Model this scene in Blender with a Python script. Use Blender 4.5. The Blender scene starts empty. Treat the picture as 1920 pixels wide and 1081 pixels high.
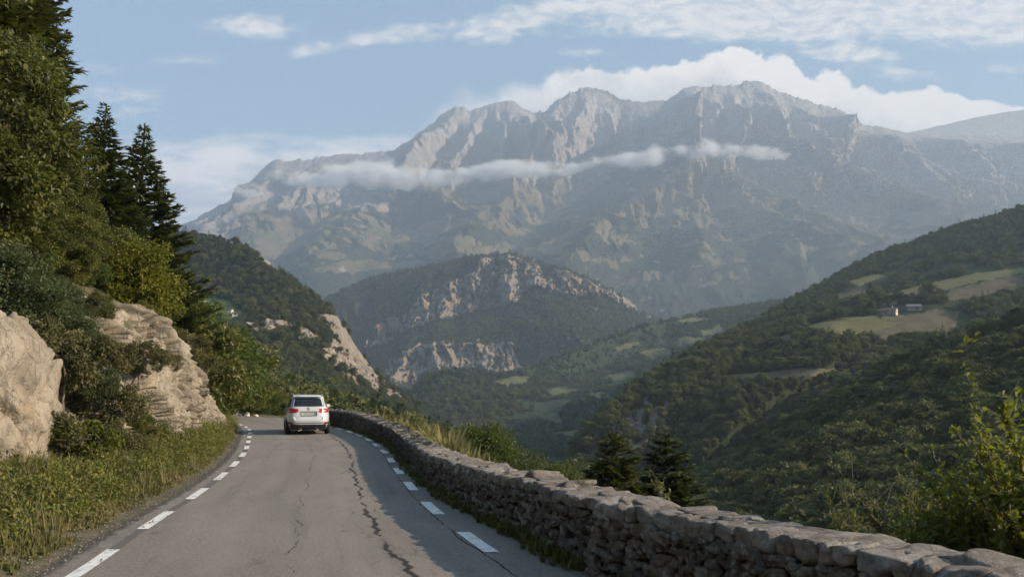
import bpy, math, random
import numpy as np

R = math.radians
rng = np.random.default_rng(7)
random.seed(7)
scene = bpy.context.scene
COL = scene.collection
CAMZ, F, CX, HY = 1.9, 1500.0, 960.0, 730.0     # eye height, focal length in photo pixels, centre column, horizon row


def at(px, py, Y):
    """World point seen at photo pixel (px, py) at the distance Y."""
    return np.array([(px - CX) / F * Y, Y, CAMZ + (HY - py) / F * Y])


# ------------------------------------------------------------------ noise
_P = np.random.default_rng(11).permutation(256).astype(np.int64)
_P = np.concatenate([_P, _P, _P])
_G = np.random.default_rng(12).normal(size=(256, 3))
_G /= np.linalg.norm(_G, axis=1)[:, None]


def noise(x, y, z=0.0):
    x, y, z = np.broadcast_arrays(np.asarray(x, float), np.asarray(y, float), np.asarray(z, float))
    xi, yi, zi = np.floor(x).astype(np.int64), np.floor(y).astype(np.int64), np.floor(z).astype(np.int64)
    xf, yf, zf = x - xi, y - yi, z - zi
    u, v, w = [t * t * t * (t * (t * 6 - 15) + 10) for t in (xf, yf, zf)]
    out = 0.0
    for dx in (0, 1):
        for dy in (0, 1):
            for dz in (0, 1):
                h = _P[_P[_P[(xi + dx) & 255] + ((yi + dy) & 255)] + ((zi + dz) & 255)]
                g = _G[h]
                d = g[..., 0] * (xf - dx) + g[..., 1] * (yf - dy) + g[..., 2] * (zf - dz)
                out = out + d * (u if dx else 1 - u) * (v if dy else 1 - v) * (w if dz else 1 - w)
    return out * 1.5


def fbm(x, y, z=0.0, o=5, g=.5, l=2.03):
    a, s, t = 1.0, 0.0, 0.0
    for i in range(o):
        s = s + a * noise(x + 17.3 * i, y - 9.1 * i, z + 4.7 * i)
        t += a
        a *= g
        x, y, z = x * l, y * l, z * l
    return s / t


def ridged(x, y, z=0.0, o=5, g=.5, l=2.07):
    a, s, t, w = 1.0, 0.0, 0.0, 1.0
    for i in range(o):
        n = (1 - np.abs(noise(x + 31.7 * i, y + 5.3 * i, z - 7.7 * i)) * 1.6)
        n = np.clip(n, 0, 1) ** 2
        s = s + a * n * w
        w = np.clip(n * 1.6, 0, 1)
        t += a
        a *= g
        x, y, z = x * l, y * l, z * l
    return s / t


def sstep(a, b, x):
    t = np.clip((x - a) / (b - a), 0, 1)
    return t * t * (3 - 2 * t)


# ------------------------------------------------------------------ meshes
def mk(name, V, F_, mats=None, parent=None, smooth=True, attrs=None, mi=None, link=True):
    """Link ONE mesh object. F_ is an array of faces or a list of such arrays (3 or 4 corners)."""
    V = np.asarray(V, np.float32).reshape(-1, 3)
    Fs = F_ if isinstance(F_, list) else [F_]
    Fs = [np.asarray(f, np.int32) for f in Fs if len(f)]
    me = bpy.data.meshes.new(name)
    me.vertices.add(len(V))
    me.vertices.foreach_set('co', V.ravel())
    idx = np.concatenate([f.ravel() for f in Fs])
    tot = np.concatenate([np.full(len(f), f.shape[1], np.int32) for f in Fs])
    start = np.concatenate([[0], np.cumsum(tot)[:-1]]).astype(np.int32)
    me.loops.add(len(idx))
    me.loops.foreach_set('vertex_index', idx)
    me.polygons.add(len(tot))
    me.polygons.foreach_set('loop_start', start)
    me.polygons.foreach_set('loop_total', tot)
    if mi is not None:
        me.polygons.foreach_set('material_index', np.asarray(mi, np.int32))
    me.update(calc_edges=True)
    me.validate()
    me.polygons.foreach_set('use_smooth', np.full(len(me.polygons), bool(smooth)))
    for k, a in (attrs or {}).items():
        a = np.asarray(a, np.float32)
        if a.ndim == 2:
            c = np.ones((len(a), 4), np.float32)
            c[:, :a.shape[1]] = a
            me.attributes.new(k, 'FLOAT_COLOR', 'POINT').data.foreach_set('color', c.ravel())
        else:
            me.attributes.new(k, 'FLOAT', 'POINT').data.foreach_set('value', a)
    for m in (mats if isinstance(mats, (list, tuple)) else [mats]):
        if m is not None:
            me.materials.append(m)
    o = bpy.data.objects.new(name, me)
    if link:
        COL.objects.link(o)
    if parent is not None:
        o.parent = parent
    return o


def tag(o, label=None, cat=None, group=None, kind=None):
    for k, v in (('label', label), ('category', cat), ('group', group), ('kind', kind)):
        if v:
            o[k] = v
    return o


def thing(name, label, cat, loc=(0, 0, 0), rz=0.0, group=None):
    o = bpy.data.objects.new(name, None)
    o.empty_display_size = .2
    COL.objects.link(o)
    o.location = tuple(float(c) for c in loc)
    o.rotation_euler = (0, 0, rz)
    return tag(o, label, cat, group)


def dup(root, loc, rz=0.0, sc=1.0, label=None, group=None):
    """A copy of a thing with copies of its parts and sub-parts."""
    r = root.copy()
    COL.objects.link(r)
    r.location = tuple(float(c) for c in loc)
    r.rotation_euler = (0, 0, rz)
    r.scale = (sc, sc, sc) if not isinstance(sc, tuple) else sc
    if label:
        r['label'] = label
    if group:
        r['group'] = group
    for ch in list(root.children):
        c = ch.copy()
        COL.objects.link(c)
        c.parent = r
        for g in ch.children:
            d = g.copy()
            COL.objects.link(d)
            d.parent = c
    return r


def gridfaces(nr, nc):
    i = np.arange(nr * nc).reshape(nr, nc)
    return np.stack([i[:-1, :-1], i[1:, :-1], i[1:, 1:], i[:-1, 1:]], -1).reshape(-1, 4)


class MB:
    """Collects vertices and faces for one mesh."""
    def __init__(s):
        s.V, s.F3, s.F4, s.n, s.A = [], [], [], 0, []

    def add(s, V, F_, a=0.0):
        V = np.asarray(V, float).reshape(-1, 3)
        F_ = np.asarray(F_, np.int64)
        (s.F3 if F_.shape[1] == 3 else s.F4).append(F_ + s.n)
        s.V.append(V)
        s.A.append(np.full(len(V), a) if np.isscalar(a) else np.asarray(a))
        s.n += len(V)

    def box(s, c, size, rot=None, bev=0.0, a=0.0, taper=1.0):
        """A box, bevelled along all edges when bev > 0; taper narrows the top."""
        hx, hy, hz = [q / 2 for q in size]
        b = min(bev, hx * .9, hy * .9, hz * .9)
        V = []
        for sx in (-1, 1):
            for sy in (-1, 1):
                for sz in (-1, 1):
                    t = taper if sz > 0 else 1.0
                    if b > 0:
                        V += [(sx * (hx - b) * t, sy * (hy - b) * t, sz * hz), (sx * (hx - b) * t, sy * hy * t, sz * (hz - b)), (sx * hx * t, sy * (hy - b) * t, sz * (hz - b))]
                    else:
                        V += [(sx * hx * t, sy * hy * t, sz * hz)]
        V = np.array(V, float)
        I = lambda x, y, z, k=0: ((x * 2 + y) * 2 + z) * (3 if b > 0 else 1) + (k if b > 0 else 0)
        Q, T = [], []
        for sgn in (0, 1):
            for ax, k in ((2, 0), (1, 1), (0, 2)):
                o1, o2 = [d for d in (0, 1, 2) if d != ax]
                cyc = []
                for p, q in ((0, 0), (1, 0), (1, 1), (0, 1)):
                    d = [0, 0, 0]
                    d[ax], d[o1], d[o2] = sgn, p, q
                    cyc.append(I(*d, k))
                flip = (sgn == 0) ^ (ax == 1)
                Q.append(cyc[::-1] if flip else cyc)
        if b > 0:
            for ax in range(3):
                ka, kb = [{0: 2, 1: 1, 2: 0}[d] for d in (0, 1, 2) if d != ax]
                o1, o2 = [d for d in (0, 1, 2) if d != ax]
                for p in (0, 1):
                    for q in (0, 1):
                        d0, d1 = [0, 0, 0], [0, 0, 0]
                        d0[o1] = d1[o1] = p
                        d0[o2] = d1[o2] = q
                        d1[ax] = 1
                        Q.append([I(*d0, ka), I(*d1, ka), I(*d1, kb), I(*d0, kb)])
            for x in (0, 1):
                for y in (0, 1):
                    for z in (0, 1):
                        T.append([I(x, y, z, 0), I(x, y, z, 1), I(x, y, z, 2)])
        if rot is not None:
            V = V @ np.asarray(rot).T
        V = V + np.asarray(c, float)
        n0 = s.n
        s.add(V, Q, a)
        if T:
            s.F3.append(np.asarray(T, np.int64) + n0)

    def tube(s, pts, rad, n=7, a=0.0, cap=True):
        pts = np.asarray(pts, float)
        rad = np.broadcast_to(np.asarray(rad, float), (len(pts),))
        d = np.gradient(pts, axis=0)
        d /= np.linalg.norm(d, axis=1)[:, None] + 1e-9
        up = np.array([0, 0, 1.0]) if abs(d[0, 2]) < .9 else np.array([1.0, 0, 0])
        V = []
        for p, t, r in zip(pts, d, rad):
            u = np.cross(t, up)
            u /= np.linalg.norm(u) + 1e-9
            w = np.cross(u, t)
            up = w
            an = np.arange(n) / n * 2 * np.pi
            V.append(p + r * (np.cos(an)[:, None] * u + np.sin(an)[:, None] * w))
        V = np.concatenate(V)
        Fq = []
        for i in range(len(pts) - 1):
            for j in range(n):
                k = (j + 1) % n
                Fq.append([i * n + j, i * n + k, (i + 1) * n + k, (i + 1) * n + j])
        n0 = s.n
        s.add(V, Fq, a)
        if cap:
            T = [[0, k + 1, k] for k in range(1, n - 1)]
            e = (len(pts) - 1) * n
            T += [[e, e + k, e + k + 1] for k in range(1, n - 1)]
            s.F3.append(np.asarray(T, np.int64) + n0)

    def build(s, name, mats, parent=None, smooth=True, attr='tint', link=True):
        fs = []
        if s.F4:
            fs.append(np.concatenate(s.F4))
        if s.F3:
            fs.append(np.concatenate(s.F3))
        return mk(name, np.concatenate(s.V), fs, mats, parent, smooth, {attr: np.concatenate(s.A)}, link=link)


def rotz(a):
    c, s_ = math.cos(a), math.sin(a)
    return np.array([[c, -s_, 0], [s_, c, 0], [0, 0, 1]])


def rot_xyz(ax, ay, az):
    ca, sa, cb, sb = math.cos(ax), math.sin(ax), math.cos(ay), math.sin(ay)
    return rotz(az) @ np.array([[cb, 0, sb], [0, 1, 0], [-sb, 0, cb]]) @ np.array([[1, 0, 0], [0, ca, -sa], [0, sa, ca]])


# ------------------------------------------------------------------ node helper
class NT:
    def __init__(s, tree):
        s.t, s.n, s.l = tree, tree.nodes, tree.links

    def new(s, typ, **kw):
        nd = s.n.new(typ)
        for k, v in kw.items():
            setattr(nd, k, v)
        return nd

    def put(s, sock, v):
        if v is None:
            return
        if isinstance(v, bpy.types.NodeSocket):
            s.l.new(v, sock)
        elif isinstance(v, (tuple, list)) and len(v) == 3 and sock.type == 'RGBA':
            sock.default_value = (*v, 1)
        else:
            sock.default_value = v

    def math(s, op, a, b=None, c=None, clamp=False):
        nd = s.new('ShaderNodeMath', operation=op, use_clamp=clamp)
        for k, v in enumerate((a, b, c)):
            s.put(nd.inputs[k], v)
        return nd.outputs[0]

    def vmath(s, op, a, b=None):
        nd = s.new('ShaderNodeVectorMath', operation=op)
        s.put(nd.inputs[0], a)
        s.put(nd.inputs[1], b)
        return nd.outputs[0]

    def smooth(s, a, b, x):
        nd = s.new('ShaderNodeMapRange', interpolation_type='SMOOTHSTEP')
        s.put(nd.inputs[0], x)
        s.put(nd.inputs[1], a)
        s.put(nd.inputs[2], b)
        return nd.outputs[0]

    def mix(s, f, a, b, blend='MIX'):
        nd = s.new('ShaderNodeMix', data_type='RGBA', blend_type=blend)
        s.put(nd.inputs[0], f)
        s.put(nd.inputs[6], a)
        s.put(nd.inputs[7], b)
        return nd.outputs[2]

    def noise(s, vec, scale, detail=4, rough=.55, dist=0.0, col=False):
        nd = s.new('ShaderNodeTexNoise')
        s.put(nd.inputs['Vector'], vec)
        nd.inputs['Scale'].default_value = scale
        nd.inputs['Detail'].default_value = detail
        nd.inputs['Roughness'].default_value = rough
        nd.inputs['Distortion'].default_value = dist
        return nd.outputs[1 if col else 0]

    def voro(s, vec, scale, feature='F1', rnd=1.0, out=0):
        nd = s.new('ShaderNodeTexVoronoi', feature=feature)
        s.put(nd.inputs['Vector'], vec)
        nd.inputs['Scale'].default_value = scale
        nd.inputs['Randomness'].default_value = rnd
        return nd.outputs[out]

    def attr(s, name, out='Fac'):
        nd = s.new('ShaderNodeAttribute', attribute_name=name)
        return nd.outputs[out]

    def mapping(s, vec, scale=(1, 1, 1), rot=(0, 0, 0), loc=(0, 0, 0)):
        nd = s.new('ShaderNodeMapping')
        s.put(nd.inputs[0], vec)
        nd.inputs[1].default_value = loc
        nd.inputs[2].default_value = rot
        nd.inputs[3].default_value = scale
        return nd.outputs[0]

    def bump(s, h, strength=.5, dist=.1):
        nd = s.new('ShaderNodeBump')
        nd.inputs['Strength'].default_value = strength
        nd.inputs['Distance'].default_value = dist
        s.put(nd.inputs['Height'], h)
        return nd.outputs[0]


def material(name):
    m = bpy.data.materials.new(name)
    m.use_nodes = True
    t = NT(m.node_tree)
    b = m.node_tree.nodes['Principled BSDF']
    b.inputs['Roughness'].default_value = .9
    b.inputs['Specular IOR Level'].default_value = .25
    return m, t, b


def plain(name, col, rough=.6, metal=0.0, spec=.5, coat=0.0, vary=.0, scale=3.0):
    m, t, b = material(name)
    if vary:
        pos = t.new('ShaderNodeTexCoord').outputs['Object']
        n = t.noise(pos, scale, 4)
        c = t.mix(n, tuple(q * (1 - vary) for q in col), tuple(min(1, q * (1 + vary)) for q in col))
        t.put(b.inputs['Base Color'], c)
    else:
        b.inputs['Base Color'].default_value = (*col, 1)
    b.inputs['Roughness'].default_value = rough
    b.inputs['Metallic'].default_value = metal
    b.inputs['Specular IOR Level'].default_value = spec
    b.inputs['Coat Weight'].default_value = coat
    return m


def leafmat(name, cols, rough=.55, transl=.3, own=.25):
    """Leaves: colour runs over cols by the per-leaf tint and a per-object random value."""
    m, t, b = material(name)
    tint = t.attr('tint')
    rnd = t.new('ShaderNodeObjectInfo').outputs['Random']
    f = t.math('ADD', t.math('MULTIPLY', tint, 1 - own), t.math('MULTIPLY', rnd, own))
    cr = t.new('ShaderNodeValToRGB')
    el = cr.color_ramp.elements
    while len(el) < len(cols):
        el.new(.5)
    for i, c in enumerate(cols):
        el[i].position = i / (len(cols) - 1)
        el[i].color = (*c, 1)
    t.put(cr.inputs[0], f)
    t.put(b.inputs['Base Color'], cr.outputs[0])
    b.inputs['Roughness'].default_value = rough
    b.inputs['Specular IOR Level'].default_value = .3
    tr = t.new('ShaderNodeBsdfTranslucent')
    t.put(tr.inputs[0], t.mix(.5, cr.outputs[0], (.25, .3, .03), 'MIX'))
    mx = t.new('ShaderNodeMixShader')
    mx.inputs[0].default_value = transl
    t.l.new(b.outputs[0], mx.inputs[1])
    t.l.new(tr.outputs[0], mx.inputs[2])
    t.l.new(mx.outputs[0], t.n['Material Output'].inputs['Surface'])
    return m
# ------------------------------------------------------------------ camera, sun, sky
cam = bpy.data.cameras.new('camera')
cam.sensor_width, cam.lens = 36.0, 36.0 * F / 1920
cam.shift_y = (HY - 540.5) / 1920
cam.clip_start, cam.clip_end = .1, 60000
co = bpy.data.objects.new('camera', cam)
COL.objects.link(co)
co.location, co.rotation_euler = (0, 0, CAMZ), (R(90), 0, 0)
scene.camera = co

SUN_EL, SUN_AZ = R(24.5), R(-13)          # azimuth measured from +X towards +Y
sd = np.array([math.cos(SUN_EL) * math.cos(SUN_AZ), math.cos(SUN_EL) * math.sin(SUN_AZ), math.sin(SUN_EL)])
sl = bpy.data.lights.new('sun', 'SUN')
sl.energy, sl.angle, sl.color = 5.0, R(.55), (1.0, .81, .60)
so = bpy.data.objects.new('sun', sl)
COL.objects.link(so)
import mathutils
so.rotation_euler = mathutils.Vector(sd).to_track_quat('Z', 'Y').to_euler()
so.location = (0, 0, 50)

world = bpy.data.worlds.new('World')
scene.world = world
world.use_nodes = True
t = NT(world.node_tree)
bg = t.n['Background']
sky = t.new('ShaderNodeTexSky', sky_type='NISHITA', sun_disc=False)
sky.sun_elevation, sky.sun_rotation = SUN_EL, R(90) - SUN_AZ
sky.altitude, sky.air_density, sky.dust_density, sky.ozone_density = 900, 1.0, 1.6, 1.2
dirv = t.new('ShaderNodeTexCoord').outputs['Generated']
sep = t.new('ShaderNodeSeparateXYZ')
t.l.new(dirv, sep.inputs[0])
x, y, z = sep.outputs
yy = t.math('MAXIMUM', y, .12)
u, v = t.math('DIVIDE', x, yy), t.math('DIVIDE', z, yy)      # slopes of the direction, north = +Y
front = t.smooth(.12, .3, y)
cmb = t.new('ShaderNodeCombineXYZ')
t.put(cmb.inputs[0], u)
t.put(cmb.inputs[1], v)
uv = cmb.outputs[0]
U, W = (lambda p: (p - CX) / F), (lambda q: (HY - q) / F)


def curve(pts, x0, x1):
    """A float curve of v over u through photo pixels."""
    nd = t.new('ShaderNodeFloatCurve')
    c = nd.mapping.curves[0]
    P = [((U(p) - U(x0)) / (U(x1) - U(x0)), W(q)) for p, q in pts]
    while len(c.points) < len(P):
        c.points.new(.5, .5)
    for k, (a, b_) in enumerate(P):
        c.points[k].location = (a, b_)
        c.points[k].handle_type = 'AUTO'
    nd.mapping.update()
    t.put(nd.inputs[1], t.math('DIVIDE', t.math('SUBTRACT', u, U(x0)), U(x1) - U(x0)))
    return nd.outputs[0]


# cumulus bank behind the high peaks
top = curve([(640, 268), (740, 242), (800, 205), (880, 166), (950, 158), (1040, 140), (1150, 124), (1230, 120), (1300, 110), (1350, 92), (1385, 94), (1420, 104), (1460, 108), (1500, 134),
             (1560, 136), (1610, 150), (1680, 166), (1760, 168), (1820, 182), (1920, 192), (2100, 200)], 640, 2100)
puff = t.voro(uv, 24, 'SMOOTH_F1')
puff2 = t.voro(t.vmath('ADD', uv, t.vmath('MULTIPLY', t.noise(uv, 30, 3, col=True), (.03, .03, 0))), 55, 'SMOOTH_F1')
fine = t.noise(uv, 60, 6, .6)
low = t.noise(t.mapping(uv, (1, 1.6, 1)), 9, 5, .55)
edge = t.math('ADD', t.math('ADD', t.math('MULTIPLY', t.math('SUBTRACT', .45, puff), .032), t.math('MULTIPLY', t.math('SUBTRACT', .4, puff2), .016)),
              t.math('MULTIPLY', t.math('SUBTRACT', fine, .5), .022))
h = t.math('SUBTRACT', t.math('ADD', top, edge), v)                # depth below the bank's upper edge
soft = t.smooth(U(1180), U(760), u)                               # the bank frays towards the left
dens = t.smooth(-.001, t.math('ADD', .007, t.math('MULTIPLY', soft, .035)), h)
dens = t.math('MULTIPLY', dens, t.math('MULTIPLY', t.smooth(U(690), U(900), u), t.math('SUBTRACT', 1, t.math('MULTIPLY', soft, t.math('MULTIPLY', .55, t.smooth(.62, .38, low))))))
lit = t.smooth(.075, .0, t.math('ADD', h, t.math('MULTIPLY', t.math('SUBTRACT', low, .5), .14)))
lit = t.math('ADD', lit, t.math('MULTIPLY', t.math('SUBTRACT', .4, puff), .45))
lit = t.math('ADD', lit, t.math('MULTIPLY', t.smooth(U(1150), U(1600), u), .3), clamp=True)
bankcol = t.mix(lit, (.38, .39, .41), (.80, .74, .68))

# grey-white bank low on the left
ltop = curve([(0, 262), (280, 262), (340, 256), (420, 250), (520, 247), (640, 252), (720, 254), (780, 262), (900, 300), (1100, 340)], 0, 1100)
lst = t.noise(t.mapping(uv, (1, 3.4, 1), (0, 0, .12)), 11, 7, .6)
lh = t.math('SUBTRACT', t.math('ADD', ltop, t.math('MULTIPLY', t.math('SUBTRACT', lst, .5), .075)), v)
lden = t.math('MULTIPLY', t.smooth(-.004, .034, lh), t.math('MULTIPLY', t.smooth(U(1000), U(780), u), t.math('ADD', .80, t.math('MULTIPLY', lst, .4)), clamp=True))
lcol = t.mix(t.smooth(.36, .6, t.math('ADD', lst, t.math('MULTIPLY', t.smooth(.05, .0, lh), .12))), (.43, .45, .49), (.84, .78, .73))

# high altocumulus, upper right, and wisps
warp = t.vmath('ADD', uv, t.vmath('MULTIPLY', t.vmath('SUBTRACT', t.noise(uv, 8, 3, col=True), (.5, .5, .5)), (.07, .03, 0)))
alto = t.noise(t.mapping(warp, (1, 3.2, 1), (0, 0, -.16)), 9, 8, .6)
alto2 = t.noise(t.mapping(warp, (1, 2.4, 1), (0, 0, -.1)), 34, 6, .62)


def blob(px, py, rx, ry, k=1.0, tilt=0.0):
    a = t.math('SUBTRACT', u, U(px))
    b_ = t.math('SUBTRACT', v, W(py))
    b_ = t.math('SUBTRACT', b_, t.math('MULTIPLY', a, tilt))
    q = t.math('ADD', t.math('POWER', t.math('DIVIDE', t.math('ABSOLUTE', a), rx / F), 2.0), t.math('POWER', t.math('DIVIDE', t.math('ABSOLUTE', b_), ry / F), 2.0))
    return t.math('MULTIPLY', t.math('EXPONENT', t.math('MULTIPLY', q, -1.0)), k)


acc = None
for bl in [(1650, 8, 470, 62, 1.3), (1290, 22, 120, 30, .7), (1560, 98, 60, 15, .8), (1630, 104, 100, 11, .75), (1420, 62, 190, 14, .6), (1100, 100, 55, 9, .62), (1700, 138, 110, 14, .62),
           (1890, 132, 45, 14, .6), (485, 52, 85, 24, .80, .0), (760, 66, 105, 20, .70, .12), (960, 46, 120, 26, .85, .22), (590, 92, 75, 13, .58, .2), (1230, 4, 140, 16, .7), (180, 130, 90, 30, .40), (350, 112, 70, 14, .36), (1880, 60, 120, 24, .75),
           (250, 195, 120, 30, .42), (1060, 20, 60, 14, .65)]:
    b_ = blob(*bl)
    acc = b_ if acc is None else t.math('ADD', acc, b_)
aden = t.math('ADD', acc, t.math('ADD', t.math('MULTIPLY', t.math('SUBTRACT', alto, .5), 1.9), t.math('MULTIPLY', t.math('SUBTRACT', alto2, .5), 1.0)))
aden = t.math('MULTIPLY', t.smooth(.16, 1.0, aden), t.smooth(.03, .25, acc))
acol = t.mix(t.smooth(.35, .62, alto2), (.40, .43, .47), (.70, .66, .62))

base = t.vmath('MULTIPLY', sky.outputs[0], (.068, .088, .098))
base = t.mix(.35, base, (.235, .40, .53))
skyc = t.mix(t.math('MULTIPLY', aden, t.math('MULTIPLY', front, .85)), base, acol)
skyc = t.mix(t.math('MULTIPLY', lden, t.math('MULTIPLY', front, .9)), skyc, lcol)
skyc = t.mix(t.math('MULTIPLY', dens, t.math('MULTIPLY', front, .97)), skyc, bankcol)
t.put(bg.inputs[0], t.vmath('MULTIPLY', skyc, (10, 10, 10)))
bg.inputs[1].default_value = .1

vs = scene.view_settings
vs.view_transform, vs.look, vs.exposure, vs.gamma = 'Standard', 'None', .70, 1.0
vs.use_curve_mapping = False
scene.cycles.use_denoising = True
scene.cycles.denoising_prefilter = 'NONE'
scene.cycles.denoising_input_passes = 'RGB_ALBEDO'
scene.cycles.max_bounces, scene.cycles.diffuse_bounces, scene.cycles.volume_bounces = 10, 3, 6
scene.cycles.volume_step_rate = .15
scene.cycles.transparent_max_bounces = 16
scene.cycles.caustics_reflective = scene.cycles.caustics_refractive = False

# ------------------------------------------------------------------ haze
hm = bpy.data.materials.new('haze')
hm.use_nodes = True
t = NT(hm.node_tree)
t.n.remove(t.n['Principled BSDF'])
pv = t.new('ShaderNodeVolumePrincipled')
pv.inputs['Color'].default_value = (.66, .78, .92, 1)
pv.inputs['Density'].default_value = HAZE = 1.0e-4
pv.inputs['Anisotropy'].default_value = .1
t.l.new(pv.outputs[0], t.n['Material Output'].inputs['Volume'])
hb = MB()
hb.box((0, 6600, 1280), (27000, 14800, 4460))
tag(hb.build('haze', hm, smooth=False), kind='stuff')

# ------------------------------------------------------------------ the thin cloud lying across the mountain
BAND = [(425, 366, 2), (450, 360, 7), (480, 354, 12), (520, 340, 20), (560, 345, 16), (620, 337, 18), (680, 331, 23), (735, 326, 27), (780, 330, 23), (830, 334, 17), (880, 327, 12), (930, 321, 12), (970, 317, 12), (1020, 317, 11),
        (1070, 314, 11), (1120, 307, 11), (1180, 300, 13), (1240, 291, 17), (1300, 284, 17), (1350, 282, 15), (1400, 283, 10), (1440, 287, 5), (1480, 292, 1)]
CY = 6350.0
bp = np.array([[(p - CX) / F * CY, CAMZ + (HY - q) / F * CY, h_ / F * CY] for p, q, h_ in BAND])
x0, x1 = bp[0, 0], bp[-1, 0]
mb = MB()
n = 20
ring = []
for X_, Z_, h_ in bp:
    an = np.arange(n) / n * 2 * np.pi
    ring.append(np.stack([np.full(n, X_), np.cos(an) * (150 + .6 * h_), Z_ + np.sin(an) * (h_ * 1.7 + 25)], 1))
V = np.concatenate(ring)
Q = [[i * n + j, i * n + (j + 1) % n, (i + 1) * n + (j + 1) % n, (i + 1) * n + j] for i in range(len(bp) - 1) for j in range(n)]
mb.add(V, Q)
e = (len(bp) - 1) * n
mb.F3.append(np.array([[0, k + 1, k] for k in range(1, n - 1)] + [[e, e + k, e + k + 1] for k in range(1, n - 1)]))
cm_ = bpy.data.materials.new('cloud')
cm_.use_nodes = True
t = NT(cm_.node_tree)
t.n.remove(t.n['Principled BSDF'])
pos = t.new('ShaderNodeTexCoord').outputs['Object']
sep = t.new('ShaderNodeSeparateXYZ')
t.l.new(pos, sep.inputs[0])
x, y, z = sep.outputs


def along_band(col, lo, hi):
    nd = t.new('ShaderNodeFloatCurve')
    c = nd.mapping.curves[0]
    while len(c.points) < len(bp):
        c.points.new(.5, .5)
    for k in range(len(bp)):
        c.points[k].location = ((bp[k, 0] - x0) / (x1 - x0), (bp[k, col] - lo) / (hi - lo))
    nd.mapping.update()
    t.put(nd.inputs[1], t.math('DIVIDE', t.math('SUBTRACT', x, x0), x1 - x0))
    return t.math('ADD', t.math('MULTIPLY', nd.outputs[0], hi - lo), lo)


zc, th = along_band(1, 1500, 2300), along_band(2, 0, 200)
dz = t.math('DIVIDE', t.math('SUBTRACT', z, zc), t.math('ADD', th, 6.0))
dy = t.math('DIVIDE', y, 140.0)
q = t.math('ADD', t.math('MULTIPLY', dz, dz), t.math('MULTIPLY', dy, dy))
nz = t.noise(t.mapping(pos, (1, 1, 1.5)), 1 / 170, 6, .58)
nz2 = t.noise(t.mapping(pos, (.6, 1, 1)), 1 / 480, 3, .5)
f = t.math('ADD', t.math('SUBTRACT', .95, q), t.math('ADD', t.math('MULTIPLY', t.math('SUBTRACT', nz, .5), 5.4), t.math('MULTIPLY', t.math('SUBTRACT', nz2, .5), 5.6)))
den = t.math('MULTIPLY', t.smooth(.0, 2.0, f), t.smooth(1.55, 1.0, t.math('ABSOLUTE', dz)))
pv = t.new('ShaderNodeVolumePrincipled')
pv.inputs['Color'].default_value = (.995, .995, .995, 1)
pv.inputs['Anisotropy'].default_value = .0
t.put(pv.inputs['Density'], t.math('MULTIPLY', den, .019))
t.l.new(pv.outputs[0], t.n['Material Output'].inputs['Volume'])
co_ = mb.build('cloud', cm_)
co_.location = (0, CY, 0)
tag(co_, kind='stuff')
# ------------------------------------------------------------------ plants
def unit(v):
    return v / (np.linalg.norm(v, axis=-1, keepdims=True) + 1e-9)


def leaves(c, d, up, L, w, fold=.25):
    """Diamond leaves: base points c, unit directions d, rough normals up, lengths L, widths w -> vertices and quads."""
    s_ = unit(np.cross(d, up))
    n_ = np.cross(s_, d)
    L, w = np.broadcast_to(L, len(c))[:, None], np.broadcast_to(w, len(c))[:, None]
    mid = c + d * L * .45 + n_ * w * fold
    V = np.stack([c, mid + s_ * w / 2, c + d * L, mid - s_ * w / 2], 1).reshape(-1, 3)
    return V, np.arange(len(V)).reshape(-1, 4)


def rdir(r, n):
    return unit(r.normal(size=(n, 3)))


def crown_clumps(r, n, rx, rz, z0, shape='round'):
    """Centres and radii of the leaf clumps of a broad crown standing on z0, about 2 rz tall."""
    out = []
    while len(out) < n:
        p = r.uniform(-1, 1, 3)
        q = np.linalg.norm(p)
        if q > 1 or q < .35:
            continue
        k = 1.0
        if shape == 'round':
            k = 1.0 if p[2] < 0 else 1 - .25 * p[2]
        elif shape == 'cone':
            k = 1.1 - .75 * (p[2] + 1) / 2
        out.append((p[0] * rx * k, p[1] * rx * k, z0 + (p[2] + 1) * rz))
    return np.array(out)


def broad_crown(seed, rx, rz, z0, nclump, nleaf, leaf, cr=.34, shape='round', droop=.25, aspect=.6):
    """Many small leaf faces in clumps spread through the crown; tint differs by clump and leaf."""
    r = np.random.default_rng(seed)
    C = crown_clumps(r, nclump, rx, rz, z0, shape)
    rad = cr * min(rx, rz) * r.uniform(.6, 1.35, nclump)
    k = r.integers(0, nclump, nleaf)
    dd = rdir(r, nleaf)
    rr = r.random(nleaf) ** .45
    sq = np.array([1.15, 1.15, .75])
    c = C[k] + dd * sq * (rad[k] * rr)[:, None]
    d = unit(dd * .8 + rdir(r, nleaf) * .9 + np.array([0, 0, -droop]))
    up = unit(rdir(r, nleaf) * .8 + np.array([0, 0, 1.0]) + dd * .4)
    L = leaf * r.uniform(.6, 1.4, nleaf)
    V, Fq = leaves(c, d, up, L, L * aspect)
    tc = r.random(nclump)
    tint = np.clip(.55 * tc[k] + .45 * r.random(nleaf), 0, 1)
    return V, Fq, np.repeat(tint, 4), C, rad


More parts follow.
